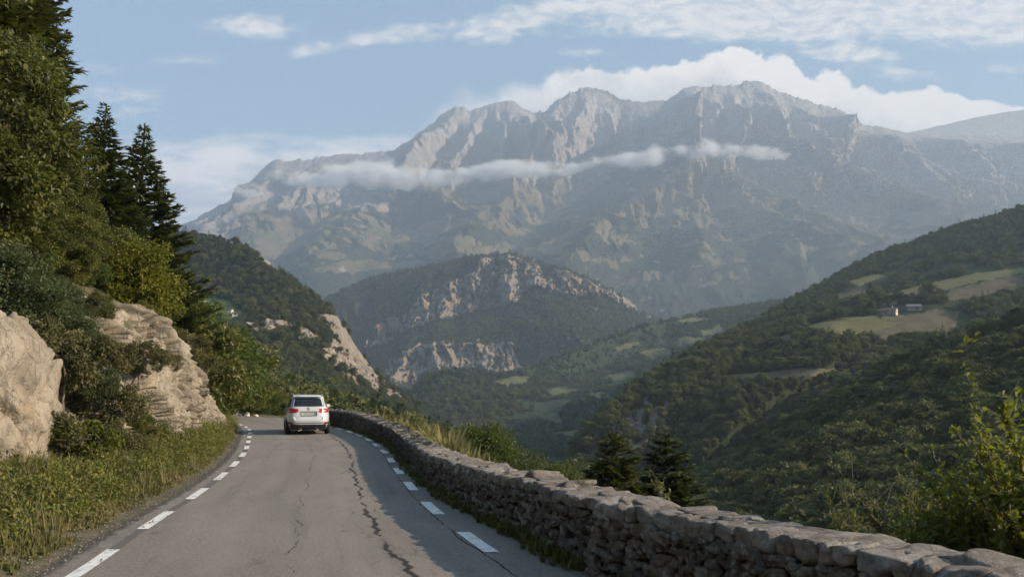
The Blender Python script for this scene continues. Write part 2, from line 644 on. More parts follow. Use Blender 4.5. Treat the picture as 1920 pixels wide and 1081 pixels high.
def limbs(mb, seed, C, h0, r0, zt, n=14, bend=.25):
    """Trunk to zt and limbs from it to a sample of the clump centres."""
    r = np.random.default_rng(seed + 99)
    k = 7
    tp = np.array([[.12 * zt * math.sin(i * .9 + seed) * .3, .12 * zt * math.cos(i * 1.1 + seed) * .3, -.5 + (zt + .5) * i / k] for i in range(k + 1)])
    tp[0, :2] = tp[1, :2]
    mb.tube(tp, np.linspace(r0, r0 * .3, k + 1) * np.array([1.35] + [1] * k), 8, .5)
    for j in r.permutation(len(C))[:n]:
        zb = h0 + (zt - h0) * r.uniform(0, .9)
        b = np.array([np.interp(zb, tp[:, 2], tp[:, 0]), np.interp(zb, tp[:, 2], tp[:, 1]), zb])
        e = C[j]
        m1 = (b + e) / 2 + r.normal(size=3) * bend * .3 * np.linalg.norm(e - b) + np.array([0, 0, -.1 * np.linalg.norm(e - b)])
        rr = r0 * .32 * r.uniform(.6, 1)
        mb.tube([b, b * .5 + m1 * .5, m1, m1 * .5 + e * .5, e], [rr, rr * .85, rr * .65, rr * .42, rr * .18], 5, .5)


def conifer_parts(seed, h, r, nwh, nbr, spray, dens=1.0, z0=.06, pw=.85, droop=.28, open_=1.0):
    """Needle sprays (V, F, tint) and a branch/trunk builder for a conifer of height h and radius r."""
    q = np.random.default_rng(seed)
    mb = MB()
    k = 9
    mb.tube([[.02 * h * math.sin(i * .7 + seed) * .4, .02 * h * math.cos(i + seed) * .4, -.6 + (h + .55) * i / k] for i in range(k + 1)], np.linspace(h * .016, h * .002, k + 1), 7, .4)
    c, d, up, L, w, ti = [], [], [], [], [], []
    for i in range(nwh):
        f = (i + q.uniform(-.3, .3)) / nwh
        f = min(max(f, 0), .995)
        z = h * (z0 + (1 - z0) * f)
        Lb = r * (1 - f) ** pw * (1.0 if f > .12 else .75 + 2 * f)
        nb = max(3, int(round(nbr * (1 - .45 * f))))
        a0 = q.random() * 6.28
        for j in range(nb):
            if q.random() > .94:
                continue
            a = a0 + 6.283 * (j + q.uniform(-.3, .3)) / nb
            lb = Lb * q.uniform(.62, 1.18) + .12 * spray
            dr = droop * q.uniform(.5, 1.5) * (1 - .9 * f) - .32 * f
            n = 7
            tt = np.linspace(0, 1, n)
            hor = lb * tt * (1 - .12 * abs(dr))
            ver = lb * (-dr * np.sin(tt * 2.0) * .9 + .20 * tt ** 2.4)
            zj = q.uniform(-.5, .5) * h / nwh * .9 * (1 if f < .9 else .3)
            wob = .06 * lb * np.sin(tt * 3 + q.random() * 6)
            ca, sa = math.cos(a), math.sin(a)
            P = np.stack([ca * hor - sa * wob, sa * hor + ca * wob, z + zj + ver], -1)
            if lb > .25:
                mb.tube(P, np.linspace(.011 * lb + .008, .004, n), 4, .4, cap=False)
            m = max(5, int(lb / spray * 7.0 * dens))
            s = q.uniform(.12, 1, m) ** .8
            s[-2:] = 1
            B = np.stack([np.interp(s, tt, P[:, e]) for e in range(3)], -1)
            ax = unit(np.stack([np.interp(s, tt, np.gradient(P[:, e])) for e in range(3)], -1))
            side = unit(np.cross(ax, [0, 0, 1.0])) * np.where(q.random(m) < .5, -1, 1)[:, None]
            sp = q.uniform(.25, 1.15, m)[:, None] * (1.15 - .75 * s)[:, None]
            dd = unit(ax * .9 + side * sp * 1.25 + np.array([0, 0, -.16]) + q.normal(size=(m, 3)) * .24)
            l = spray * q.uniform(.6, 1.25, m) * (.75 + .5 * (1 - s)) * open_ * (1 - .5 * f ** 3)
            c.append(B)
            d.append(dd)
            up.append(unit(np.array([0, 0, 1.0]) + q.normal(size=(m, 3)) * .35))
            L.append(l)
            w.append(l * q.uniform(.24, .40, m))
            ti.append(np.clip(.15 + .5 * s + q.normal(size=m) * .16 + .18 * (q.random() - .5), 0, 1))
    m = 26                                                  # the leading shoot
    s = q.uniform(.90, 1.0, m)
    c.append(np.stack([0 * s + .02 * h * math.sin(9 * .7 + seed) * .4, 0 * s + .02 * h * math.cos(9 + seed) * .4, h * (s - .03)], 1))
    d.append(unit(q.normal(size=(m, 3)) * np.array([.45, .45, .2]) + np.array([0, 0, 1.0])))
    up.append(unit(q.normal(size=(m, 3))))
    L.append(spray * q.uniform(.5, .9, m))
    w.append(spray * q.uniform(.14, .22, m))
    ti.append(q.uniform(.3, .8, m))
    c, d, up = np.concatenate(c), np.concatenate(d), np.concatenate(up)
    V, Fq = leaves(c, d, up, np.concatenate(L), np.concatenate(w), .12)
    return V, Fq, np.repeat(np.concatenate(ti), 4), mb


def barkmat(name, a, b_, sc=9):
    m, t, b = material(name)
    pos = t.new('ShaderNodeTexCoord').outputs['Object']
    n = t.noise(t.mapping(pos, (sc, sc, sc * .25)), 1.0, 6, .65)
    t.put(b.inputs['Base Color'], t.mix(t.smooth(.35, .65, n), a, b_))
    t.put(b.inputs['Normal'], t.bump(n, .6, .05))
    return m


M_BARK = barkmat('grey brown bark', (.045, .035, .028), (.12, .10, .08))
M_TWIG = barkmat('dry twig bark', (.10, .08, .065), (.26, .22, .18), 14)
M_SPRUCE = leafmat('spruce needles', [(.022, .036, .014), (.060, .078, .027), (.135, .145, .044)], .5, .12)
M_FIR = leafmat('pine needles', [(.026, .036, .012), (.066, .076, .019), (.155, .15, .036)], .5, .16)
M_OAK = leafmat('oak leaves', [(.028, .038, .012), (.066, .078, .020), (.13, .132, .034), (.22, .195, .055)], .45, .28)
M_LIME = leafmat('yellow green leaves', [(.05, .065, .010), (.12, .13, .016), (.22, .20, .022)], .5, .4)
M_HAZEL = leafmat('grey green leaves', [(.032, .048, .02), (.065, .085, .034), (.12, .135, .062)], .5, .25)
M_SCRUB = leafmat('dry scrub leaves', [(.055, .05, .025), (.095, .09, .038), (.16, .14, .065)], .6, .25)

# ------------------------------------------------------------------ far woods: geometry-node instances of small trees
PROTO = bpy.data.collections.new('far_trees')


def far_tree(seed, kind):
    q = np.random.default_rng(seed)
    if kind == 'fir':
        V, Fq, ti, mb = conifer_parts(seed, 1.0, .19, 15, 7, .13, .8, .05, .8, .25)
        mb.add(V, Fq, ti)
        o = mb.build('far_fir_tree', M_FARFIR, link=False, smooth=False)
    else:
        V, Fq, ti, C, rad = broad_crown(seed, .34, .40, .16, 26, 900, .075, .40, 'round', .1, .8)
        mb = MB()
        limbs(mb, seed, C, .2, .03, .6, 4)
        mb.add(V, Fq, ti)
        # an inner mass so the small crown is not see-through
        for cc, rr in zip(C, rad):
            if q.random() < .8:
                th, ph = np.meshgrid(np.linspace(0, 2 * np.pi, 7)[:-1], np.linspace(.3, np.pi - .3, 4))
                k = .68 * rr
                S = np.stack([cc[0] * .9 + k * np.cos(th) * np.sin(ph), cc[1] * .9 + k * np.sin(th) * np.sin(ph), cc[2] + k * .8 * np.cos(ph)], -1).reshape(-1, 3)
                S += q.normal(size=S.shape) * k * .12
                i = np.arange(24).reshape(4, 6)
                Q = np.stack([i[:-1], i[1:], np.roll(i[1:], -1, 1), np.roll(i[:-1], -1, 1)], -1).reshape(-1, 4)
                mb.add(S, Q, q.random() * .6)
        o = mb.build('far_broadleaf_tree', M_FARLEAF, link=False, smooth=False)
    PROTO.objects.link(o)
    return o


M_FARLEAF = leafmat('far broadleaf wood', [(.034, .046, .017), (.072, .086, .028), (.13, .135, .042), (.22, .20, .07)], .7, .2, .6)
M_FARFIR = leafmat('far conifer wood', [(.016, .027, .014), (.032, .048, .021), (.056, .074, .03)], .7, .1, .5)
for s_, k_ in [(1, 'leaf'), (2, 'leaf'), (3, 'leaf'), (4, 'leaf'), (5, 'fir'), (6, 'fir'), (7, 'fir')]:
    far_tree(s_, k_)
_names = sorted(o.name for o in PROTO.objects)     # order in which the instances are picked


def forest(name, pts, size, fir, seed, label_kind='stuff', sink=.04):
    """A wood that reads as one mass: one point per tree, each an instance of one of the small trees."""
    r = np.random.default_rng(seed)
    n = len(pts)
    me = bpy.data.meshes.new(name)
    me.vertices.add(n)
    hgt = size * np.clip(r.lognormal(0, .28, n), .45, 1.8)
    P = np.array(pts, np.float32)
    P[:, 2] -= sink * hgt
    me.vertices.foreach_set('co', P.ravel())
    isf = r.random(n) < fir
    leaf_i = [i for i, q in enumerate(_names) if 'broadleaf' in q]
    fir_i = [i for i, q in enumerate(_names) if 'fir' in q]
    kind = np.where(isf, r.choice(fir_i, n), r.choice(leaf_i, n)).astype(np.int32)
    hgt = hgt * np.where(isf, 1.25, 1.0)
    me.attributes.new('kind', 'INT', 'POINT').data.foreach_set('value', kind)
    me.attributes.new('turn', 'FLOAT', 'POINT').data.foreach_set('value', (r.random(n) * 6.283).astype(np.float32))
    wid = np.where(isf, r.uniform(.8, 1.2, n), r.uniform(.85, 1.35, n)) * hgt
    me.attributes.new('grow', 'FLOAT_VECTOR', 'POINT').data.foreach_set('vector', np.stack([wid, wid, hgt], -1).astype(np.float32).ravel())
    o = bpy.data.objects.new(name, me)
    COL.objects.link(o)
    g = bpy.data.node_groups.new(name, 'GeometryNodeTree')
    g.interface.new_socket('Geometry', in_out='INPUT', socket_type='NodeSocketGeometry')
    g.interface.new_socket('Geometry', in_out='OUTPUT', socket_type='NodeSocketGeometry')
    N, L = g.nodes, g.links
    gi, go_ = N.new('NodeGroupInput'), N.new('NodeGroupOutput')
    ci = N.new('GeometryNodeCollectionInfo')
    ci.inputs[0].default_value = PROTO
    ci.inputs['Separate Children'].default_value = True
    ci.inputs['Reset Children'].default_value = True
    ip = N.new('GeometryNodeInstanceOnPoints')
    ip.inputs['Pick Instance'].default_value = True

    def na(nm, ty):
        a = N.new('GeometryNodeInputNamedAttribute')
        a.data_type = ty
        a.inputs[0].default_value = nm
        return [s for s in a.outputs if s.enabled and s.name == 'Attribute'][0]
    cx = N.new('ShaderNodeCombineXYZ')
    L.new(na('turn', 'FLOAT'), cx.inputs[2])
    er = N.new('FunctionNodeEulerToRotation')
    L.new(cx.outputs[0], er.inputs[0])
    L.new(gi.outputs[0], ip.inputs['Points'])
    L.new(ci.outputs[0], ip.inputs['Instance'])
    L.new(na('kind', 'INT'), ip.inputs['Instance Index'])
    L.new(er.outputs[0], ip.inputs['Rotation'])
    L.new(na('grow', 'FLOAT_VECTOR'), ip.inputs['Scale'])
    L.new(ip.outputs[0], go_.inputs[0])
    md = o.modifiers.new('trees', 'NODES')
    md.node_group = g
    return tag(o, kind='stuff')
# ------------------------------------------------------------------ far terrain: lofted relief
def inpoly(px, py, poly):
    poly = np.asarray(poly, float)
    ins = np.zeros(px.shape, bool)
    j = len(poly) - 1
    for i in range(len(poly)):
        xi, yi, xj, yj = *poly[i], *poly[j]
        c = ((yi > py) != (yj > py)) & (px < (xj - xi) * (py - yi) / (yj - yi + 1e-9) + xi)
        ins ^= c
        j = i
    return ins


def polymask(px, py, polys, soft=0.0, ns=40.0):
    """Which points lie in one of the outlines, their edges broken up by noise."""
    m = np.zeros(px.shape)
    wx = px + soft * fbm(px / ns, py / ns, 3.3, 4)
    wy = py + soft * .7 * fbm(px / ns, py / ns, 8.8, 4)
    for p in polys:
        m = np.maximum(m, inpoly(wx, wy, p))
    return m


def segdist(px, py, line, bend=0.0):
    """Signed-free distance (photo pixels) to a polyline, and the position along it."""
    d = np.full(px.shape, 1e9)
    tt = np.zeros(px.shape)
    n = len(line) - 1
    for i in range(n):
        (x0, y0), (x1, y1) = line[i], line[i + 1]
        L = (x1 - x0) ** 2 + (y1 - y0) ** 2
        q = np.clip(((px - x0) * (x1 - x0) + (py - y0) * (y1 - y0)) / L, 0, 1)
        dd = np.hypot(px - x0 - q * (x1 - x0), py - y0 - q * (y1 - y0))
        tt = np.where(dd < d, (i + q) / n, tt)
        d = np.minimum(d, dd)
    return d, tt


def relief_at(rel, px, py):
    """The point of a relief that stands nearest to a photo pixel."""
    qx_, qy_ = CX + F * rel.X / rel.Y, HY - F * (rel.Z - CAMZ) / rel.Y
    i = int(np.argmin((qx_ - px) ** 2 + (qy_ - py) ** 2 + 1e6 * (rel.below < -.001)))
    return rel.V()[i]


def keepout(px, py, polys, tall):
    """True where a tree about `tall` photo pixels high would stand in, or in front of, one of the outlines."""
    m = np.zeros(px.shape, bool)
    for k in np.linspace(0, tall, 4):
        for p in polys:
            m |= inpoly(px, py - k, p)
    return m


class Relief:
    """A landform lofted through curves of (px, py, Y), from behind its skyline down to its foot."""
    def __init__(s, curves, px0, px1, nc, nr, smooth=3, backs=1):
        px = np.linspace(px0, px1, nc)
        C = []
        for c in curves:
            c = np.array(sorted(c), float)
            C.append((np.interp(px, c[:, 0], c[:, 1]), np.interp(px, c[:, 0], c[:, 2])))
        for i in range(backs + 1, len(C)):
            C[i] = (np.maximum(C[i][0], C[i - 1][0] + 2), C[i][1])
        span = [1.0] * backs + [max(10.0, float(np.mean(C[i + 1][0] - C[i][0]))) for i in range(backs, len(C) - 1)]
        bk = .10 * sum(span[backs:])
        span[:backs] = [bk / backs] * backs
        w = np.concatenate([[0], np.cumsum(span)])
        w /= w[-1]
        tr = np.linspace(0, 1, nr)
        PY, YY = np.zeros((nr, nc)), np.zeros((nr, nc))
        Cpy, CY = np.array([c[0] for c in C]), np.array([c[1] for c in C])
        k = np.clip(np.searchsorted(w, tr, side='right') - 1, 0, len(C) - 2)
        f = ((tr - w[k]) / (w[k + 1] - w[k]))[:, None]
        PY = Cpy[k] * (1 - f) + Cpy[k + 1] * f
        YY = CY[k] * (1 - f) + CY[k + 1] * f
        s.sky = int(np.searchsorted(tr, w[backs]))
        for _ in range(smooth):
            for A in (PY, YY):
                B = A.copy()
                A[s.sky + 2:-1] = (B[s.sky + 1:-2] + 2 * B[s.sky + 2:-1] + B[s.sky + 3:]) / 4
        s.px, s.py, s.nr, s.nc = np.broadcast_to(px, (nr, nc)).copy(), PY, nr, nc
        s.X, s.Y, s.Z = (s.px - CX) / F * YY, YY.copy(), CAMZ + (HY - PY) / F * YY
        s.below = (np.arange(nr)[:, None] - s.sky) / max(1, nr - s.sky) + 0 * s.px    # 0 at the skyline, 1 at the foot

    def V(s):
        return np.stack([s.X, s.Y, s.Z], -1).reshape(-1, 3)

    def slope(s):
        gu = np.stack([np.gradient(a, axis=1) for a in (s.X, s.Y, s.Z)], -1)
        gv = np.stack([np.gradient(a, axis=0) for a in (s.X, s.Y, s.Z)], -1)
        n = np.cross(gv, gu)
        n /= np.linalg.norm(n, axis=-1)[..., None] + 1e-9
        n *= np.sign(n[..., 2:3] + 1e-12)
        return n

    def build(s, name, mat, attrs):
        return tag(mk(name, s.V(), gridfaces(s.nr, s.nc), mat, attrs={k: np.asarray(a).reshape(s.nr * s.nc, -1).squeeze() for k, a in attrs.items()}), kind='structure')

    def sample(s, n, weight, seed):
        """n random points on the relief, likelier where weight x true area is large."""
        r = np.random.default_rng(seed)
        V = s.V().reshape(s.nr, s.nc, 3)
        a = np.linalg.norm(np.cross(V[1:, :-1] - V[:-1, :-1], V[:-1, 1:] - V[:-1, :-1]), axis=-1)
        a = a * weight[:-1, :-1]
        a = a * (np.arange(s.nr - 1)[:, None] >= s.sky - 2)
        cdf = np.cumsum(a.ravel())
        q = np.searchsorted(cdf, r.random(n) * cdf[-1])
        i, j = np.divmod(np.minimum(q, a.size - 1), s.nc - 1)
        f, g = r.random((n, 1)), r.random((n, 1))
        p = V[i, j] * (1 - f) * (1 - g) + V[i + 1, j] * f * (1 - g) + V[i, j + 1] * (1 - f) * g + V[i + 1, j + 1] * f * g
        return p


def terrain_mat(name, rock, rock2, forest, meadow, tan, sc, bumpd=1.0, strata=0.0):
    """Land cover by the masks of 'cover' (rock, wood, meadow) over tan dry grass; sc = size of the rock's features in metres."""
    m, t, b = material(name)
    pos = t.new('ShaderNodeTexCoord').outputs['Object']
    cv = t.new('ShaderNodeSeparateColor')
    t.l.new(t.attr('cover', 'Color'), cv.inputs[0])
    r_, f_, m_ = cv.outputs
    wv = t.vmath('ADD', pos, t.vmath('MULTIPLY', t.noise(pos, 1 / sc, 4, col=True), (sc * .8,) * 3))
    n1 = t.noise(t.mapping(wv, (1, 1, .35)), 2.2 / sc, 7, .62)
    n2 = t.noise(pos, .35 / sc, 5, .6)
    n3 = t.noise(pos, 5.0 / sc, 5, .65)
    rc = t.mix(t.smooth(.36, .64, n1), rock, rock2)
    rc = t.mix(t.math('MULTIPLY', t.smooth(.5, .7, n2), .6), rc, tuple(q * .62 for q in rock))
    if strata:
        st = t.noise(t.mapping(wv, (.15, .15, 1), (.15, .1, 0)), strata, 4, .6)
        rc = t.mix(t.math('MULTIPLY', t.smooth(.5, .62, st), .5), rc, tuple(q * .55 for q in rock))
    gc = t.mix(t.smooth(.35, .65, n2), tan, tuple(q * .72 for q in tan))
    gc = t.mix(t.smooth(.5, .7, n3), gc, tuple(q * .75 for q in tan))
    mc = t.mix(t.smooth(.3, .7, n2), meadow, tuple(q * .8 for q in meadow))
    fc = t.mix(t.smooth(.35, .65, n3), tuple(q * .65 for q in forest), tuple(q * 1.35 for q in forest))
    jit = t.math('MULTIPLY', t.math('SUBTRACT', t.noise(pos, 3.0 / sc, 6, .7), .5), 1.1)
    sel = lambda k: t.smooth(.38, .62, t.math('ADD', k, jit))
    c = t.mix(sel(m_), gc, mc)
    c = t.mix(sel(f_), c, fc)
    c = t.mix(sel(r_), c, rc)
    t.put(b.inputs['Base Color'], c)
    t.put(b.inputs['Normal'], t.bump(t.math('ADD', n1, t.math('MULTIPLY', n3, .5)), .9, sc * .35 * bumpd))
    b.inputs['Roughness'].default_value = 1.0
    b.inputs['Specular IOR Level'].default_value = .1
    return m


# --- the high massif
SKY = [(-300, 470), (150, 440), (250, 432), (340, 420), (385, 405), (420, 385), (460, 350), (490, 318), (512, 299), (520, 297), (532, 302), (570, 298), (620, 290), (680, 287), (740, 280), (770, 260), (800, 238), (830, 212),
       (845, 202), (858, 197), (870, 200), (882, 206), (905, 200), (930, 190), (955, 187), (975, 196), (1000, 213), (1022, 206), (1045, 186), (1062, 176), (1085, 166), (1105, 164), (1130, 165), (1150, 176),
       (1165, 184), (1185, 186), (1210, 190), (1250, 186), (1275, 170), (1295, 159), (1320, 163), (1335, 158), (1355, 160), (1380, 157), (1400, 151), (1428, 151), (1450, 164), (1480, 177), (1520, 190),
       (1555, 199), (1578, 205), (1600, 226), (1622, 236), (1650, 236), (1665, 240), (1700, 249), (1760, 252), (1920, 256), (2100, 262)]
mt = Relief([[(p, q + 75, 10200) for p, q in SKY], [(p, q, 8600) for p, q in SKY],
             [(-300, 480, 8000), (300, 462, 8000), (460, 395, 8000), (560, 350, 8000), (700, 338, 8000), (800, 322, 8050), (1000, 310, 8000), (1060, 300, 8050), (1100, 302, 8300), (1150, 300, 8700), (1190, 298, 8650), (1240, 292, 8250), (1285, 284, 7750),
              (1400, 283, 7950), (1500, 280, 8050), (1600, 286, 8100), (1800, 310, 8100), (2100, 320, 8100)],
             [(-300, 530, 7000), (300, 500, 7000), (500, 425, 7000), (700, 398, 7000), (900, 398, 6900), (1200, 392, 6900), (1500, 398, 7000), (1750, 405, 7200), (2100, 420, 7200)],
             [(-300, 580, 5600), (600, 488, 5600), (900, 478, 5600), (1200, 482, 5500), (1500, 482, 5600), (1800, 470, 5800), (2100, 470, 5800)],
             [(-300, 680, 4300), (700, 600, 4300), (1000, 605, 4300), (1300, 600, 4200), (1600, 590, 4400), (2100, 590, 4400)],
             [(-300, 780, 3900), (2100, 780, 3900)]], -300, 2100, 1150, 500, 8)
SP = [  # crest lines in the photo: points, how far they stand out (m), half-width on the lit right side and on the left (photo pixels)
    ([(957, 188), (975, 215), (992, 250), (1015, 280), (1035, 305)], 330, 26, 55), ([(858, 198), (835, 235), (805, 280), (780, 330)], 260, 30, 45), ([(905, 201), (893, 240), (880, 290), (850, 330)], 170, 18, 26),
    ([(930, 190), (935, 230), (950, 270), (945, 310)], 140, 14, 22), ([(1294, 160), (1284, 200), (1272, 240), (1262, 290), (1266, 330)], 420, 40, 120), ([(1266, 330), (1230, 380), (1160, 420), (1090, 470), (1060, 520)], 300, 60, 80),
    ([(1380, 157), (1368, 200), (1376, 250), (1370, 285)], 200, 20, 30), ([(1425, 152), (1440, 200), (1428, 250), (1440, 290)], 220, 34, 30), ([(1330, 160), (1335, 210), (1325, 260)], 110, 18, 20),
    ([(1578, 206), (1560, 250), (1530, 300), (1500, 340)], 240, 50, 50), ([(1480, 178), (1500, 225), (1490, 270)], 150, 26, 26), ([(1046, 186), (1030, 225), (1050, 270), (1040, 300)], 240, 22, 30),
    ([(1102, 165), (1092, 215), (1070, 260), (1062, 300)], 170, 26, 20), ([(1160, 184), (1140, 230), (1150, 280)], 120, 20, 26),
    ([(1270, 330), (1340, 365), (1430, 410), (1520, 450), (1600, 475)], 230, 34, 60), ([(1440, 290), (1530, 335), (1620, 385), (1720, 430)], 240, 40, 60), ([(1000, 320), (960, 350), (960, 400), (900, 440), (860, 480)], 260, 60, 50),
    ([(740, 350), (790, 370), (840, 395), (875, 430)], 220, 30, 60), ([(620, 365), (520, 420), (430, 460)], 200, 60, 50), ([(1350, 300), (1310, 360), (1270, 430), (1290, 480)], 200, 40, 46), ([(700, 410), (640, 470), (600, 520)], 160, 60, 60),
    ([(1180, 440), (1120, 500), (1080, 560)], 170, 60, 60), ([(1420, 430), (1460, 490), (1480, 550)], 170, 50, 60), ([(1620, 290), (1680, 330), (1760, 380)], 180, 36, 60), ([(1750, 260), (1800, 320), (1830, 380)], 170, 40, 60), ([(1860, 260), (1900, 320), (1930, 400)], 170, 40, 60),
    ([(460, 352), (500, 380), (470, 430), (420, 470)], 200, 40, 50), ([(512, 298), (530, 330), (560, 350)], 120, 20, 24)]
wx = mt.px + 9 * fbm(mt.px / 38, mt.py / 38, 1.0, 4)
wy = mt.py + 9 * fbm(mt.px / 38, mt.py / 38, 5.0, 4)
push = np.zeros(mt.px.shape)
for line, A, wr, wl in SP:
    d, tt = segdist(wx, wy, line)
    lx = np.interp(wy, [q for p, q in sorted(line, key=lambda k: k[1])], [p for p, q in sorted(line, key=lambda k: k[1])])
    w = np.where(wx > lx, wr, wl) * (.7 + .6 * tt)
    push = np.maximum(push, 1.5 * A * np.clip(1 - d / w, 0, 1)) + .3 * A * np.clip(1 - d / w, 0, 1)
near0 = sstep(0, .10, mt.below)
up = 1 - sstep(.30, .55, mt.below)
sx, sy, sz = mt.X / 1000, mt.Y / 1000, mt.Z / 1000
qx = sx + .25 * fbm(sx * 1.3, sz * 1.3, sy, 4)
cr = ridged(qx * 2.1, sz * .75 + sy * .2, 2.0, 6, .52)
cr2 = ridged(qx * 7.5 + .5 * sz, sz * 2.2, 6.0, 5, .55)
rg = fbm(sx * 9, sy * 5, sz * 9, 6, .62)
gul = ridged(qx * 3.2 - sy * .9, sy * 1.0 + 3, 9.0, 5, .55)
mt.Y -= near0 * (push + up * (250 * cr + 120 * cr2 * (.4 + push / 400) + 80 * rg + 45 * ridged(qx * 17, sz * 4.5, 3, 4, .6)))
mt.Z += (1 - up) * near0 * (72 * gul + 11 * rg + 85 * fbm(sx * 1.5, sy * 1.5, 0, 4)) * (1 - .5 * sstep(.8, 1, mt.below))
jag = (ridged(mt.px / 16, 0, .5, 4) - .45) * 38 + fbm(mt.px / 5, 0, 7.7, 3) * 18
mt.Z += jag * np.exp(-np.abs(mt.below) / .02) * sstep(480, 560, mt.px) * (1 - .75 * sstep(1600, 1680, mt.px))
nn = mt.slope()
steep = 1 - nn[..., 2]
alt = fbm(mt.px / 90, mt.py / 28, 2.0, 5)
alt2 = fbm(mt.px / 30, mt.py / 12, 6.0, 4)
rock = np.clip(sstep(.98, .30, (mt.py - np.interp(mt.px, [p for p, q in SKY], [q for p, q in SKY])) / 175 - .5 * alt) + .8 * sstep(.52, .7, steep) * sstep(450, 340, mt.py), 0, 1)
rock = np.maximum(rock, .9 * sstep(.30, .46, alt2 + .6 * alt - .1) * sstep(420, 480, mt.py))
wood = sstep(.0, .10, alt + .5 * alt2 + np.interp(mt.py, [330, 380, 430, 480, 530, 600], [-.5, -.2, .0, .09, .24, .5]))
wood = np.maximum(wood, polymask(mt.px, mt.py, [[(560, 420), (640, 368), (720, 360), (800, 380), (860, 420), (760, 430), (690, 420), (600, 450)], [(350, 440), (420, 395), (460, 400), (520, 380), (560, 360), (520, 410), (420, 450)],
                                                [(1040, 420), (1090, 370), (1160, 330), (1250, 330), (1240, 360), (1160, 400), (1120, 440)], [(1130, 440), (1290, 450), (1440, 470), (1440, 500), (1200, 470)]], 16, 30))
wood = wood * (1 - polymask(mt.px, mt.py, [[(480, 470), (600, 400), (660, 420), (640, 450), (600, 470), (560, 485), (500, 490)], [(700, 430), (860, 430), (900, 445), (780, 455), (690, 460)], [(1130, 440), (1180, 400), (1270, 400), (1290, 450)],
                                           [(1480, 430), (1600, 440), (1640, 470), (1560, 468), (1500, 460)], [(1650, 420), (1740, 410), (1760, 450), (1660, 445)], [(780, 475), (900, 470), (960, 500), (820, 495)], [(600, 520), (700, 500), (740, 510), (660, 535)]], 14, 30))
mead = sstep(.05, .3, fbm(mt.px / 70, mt.py / 25, 12.0, 3)) * sstep(400, 440, mt.py)
M_MT = terrain_mat('high rock and pasture', (.20, .185, .178), (.37, .335, .305), (.046, .058, .038), (.145, .145, .078), (.205, .172, .108), 90, 1.0)
mt.build('mountain', M_MT, {'cover': np.stack([rock, wood * (1 - rock), mead], -1)})

# --- pale ridge beyond its right shoulder
RS = [(1500, 300), (1640, 262), (1690, 250), (1720, 245), (1750, 238), (1790, 229), (1830, 219), (1880, 211), (1920, 205), (2000, 194), (2200, 185)]
fr = Relief([[(p, q + 60, 13600) for p, q in RS], [(p, q, 12800) for p, q in RS], [(1500, 400, 11500), (2200, 380, 11500)], [(1500, 560, 10600), (2200, 560, 10600)]], 1500, 2200, 160, 90, 4)
fr.Z += 120 * sstep(0, .2, fr.below) * ridged(fr.X / 900, fr.Y / 1500, 4, 5) + 12 * fbm(fr.X / 150, fr.Y / 150, 0, 4)
fr.build('far_ridge_hill', M_MT, {'cover': np.stack([.55 + 0 * fr.X, .2 + 0 * fr.X, 0 * fr.X], -1)})

# --- rocky hill above the gorge
GS = [(560, 585), (620, 556), (645, 543), (700, 519), (760, 508), (800, 500), (850, 490), (880, 482), (905, 476), (950, 474), (980, 480), (1005, 489), (1030, 495), (1062, 504), (1100, 520), (1150, 540), (1175, 556), (1195, 578), (1215, 600), (1300, 640)]
go = Relief([[(p, q + 40, 3650) for p, q in GS], [(p, q, 3300) for p, q in GS],
             [(560, 600, 3250), (620, 572, 3250), (700, 548, 3220), (800, 522, 3180), (900, 488, 3200), (960, 484, 3200), (1000, 496, 3200), (1060, 514, 3200), (1120, 540, 3220), (1200, 600, 3250), (1300, 655, 3250)],
             [(560, 660, 3100), (620, 630, 3080), (700, 640, 3000), (760, 624, 3000), (800, 602, 3030), (850, 588, 3060), (900, 574, 3090), (960, 562, 3090), (1010, 560, 3110), (1060, 556, 3130), (1120, 562, 3140), (1200, 610, 3150), (1300, 670, 3150)],
             [(560, 720, 2800), (700, 690, 2760), (760, 672, 2740), (850, 640, 2700), (1000, 628, 2680), (1070, 642, 2700), (1200, 660, 2800), (1300, 690, 2800)],
             [(560, 790, 2500), (720, 745, 2480), (800, 742, 2480), (1000, 720, 2480), (1200, 705, 2500), (1300, 720, 2500)], [(560, 860, 2400), (1300, 830, 2400)]], 560, 1300, 620, 340, 4)
CL1 = [(690, 655), (720, 610), (770, 590), (800, 560), (840, 535), (890, 515), (905, 485), (950, 478), (1000, 490), (1020, 530), (1040, 505), (1085, 520), (1110, 535), (1150, 540), (1180, 560), (1200, 585), (1170, 575), (1130, 555), (1080, 560), (1030, 560), (1000, 545), (960, 575), (930, 578), (880, 590), (840, 600), (800, 615), (760, 630), (720, 650)]
CL2 = [(730, 720), (740, 680), (790, 650), (850, 640), (900, 645), (960, 640), (980, 690), (940, 700), (900, 690), (860, 700), (800, 700), (770, 730)]
wx = go.px + 5 * fbm(go.px / 20, go.py / 20, 1.0, 4)
gx, gy, gz = go.X / 100, go.Y / 100, go.Z / 100
cm = polymask(go.px, go.py, [CL1, CL2], 10, 16)
sm = cm.copy()
for _ in range(3):
    sm = (np.roll(sm, 1, 1) + np.roll(sm, -1, 1) + np.roll(sm, 1, 0) + np.roll(sm, -1, 0) + 2 * sm) / 6
n0 = sstep(0, .07, go.below)
bx = gx + .45 * fbm(gx, gz, 0, 4)
rib = ridged(bx * 1.1 + .25 * gz, gz * .4, 2, 5, .55)
rib2 = ridged(bx * 4.2, gz * 1.3, 5, 4, .55)
go.Y -= n0 * ((.45 + .55 * sm) * (105 * rib) + sm * 34 * rib2 + 70 * fbm(gx * .6, gz * .6, gy * .6, 4))
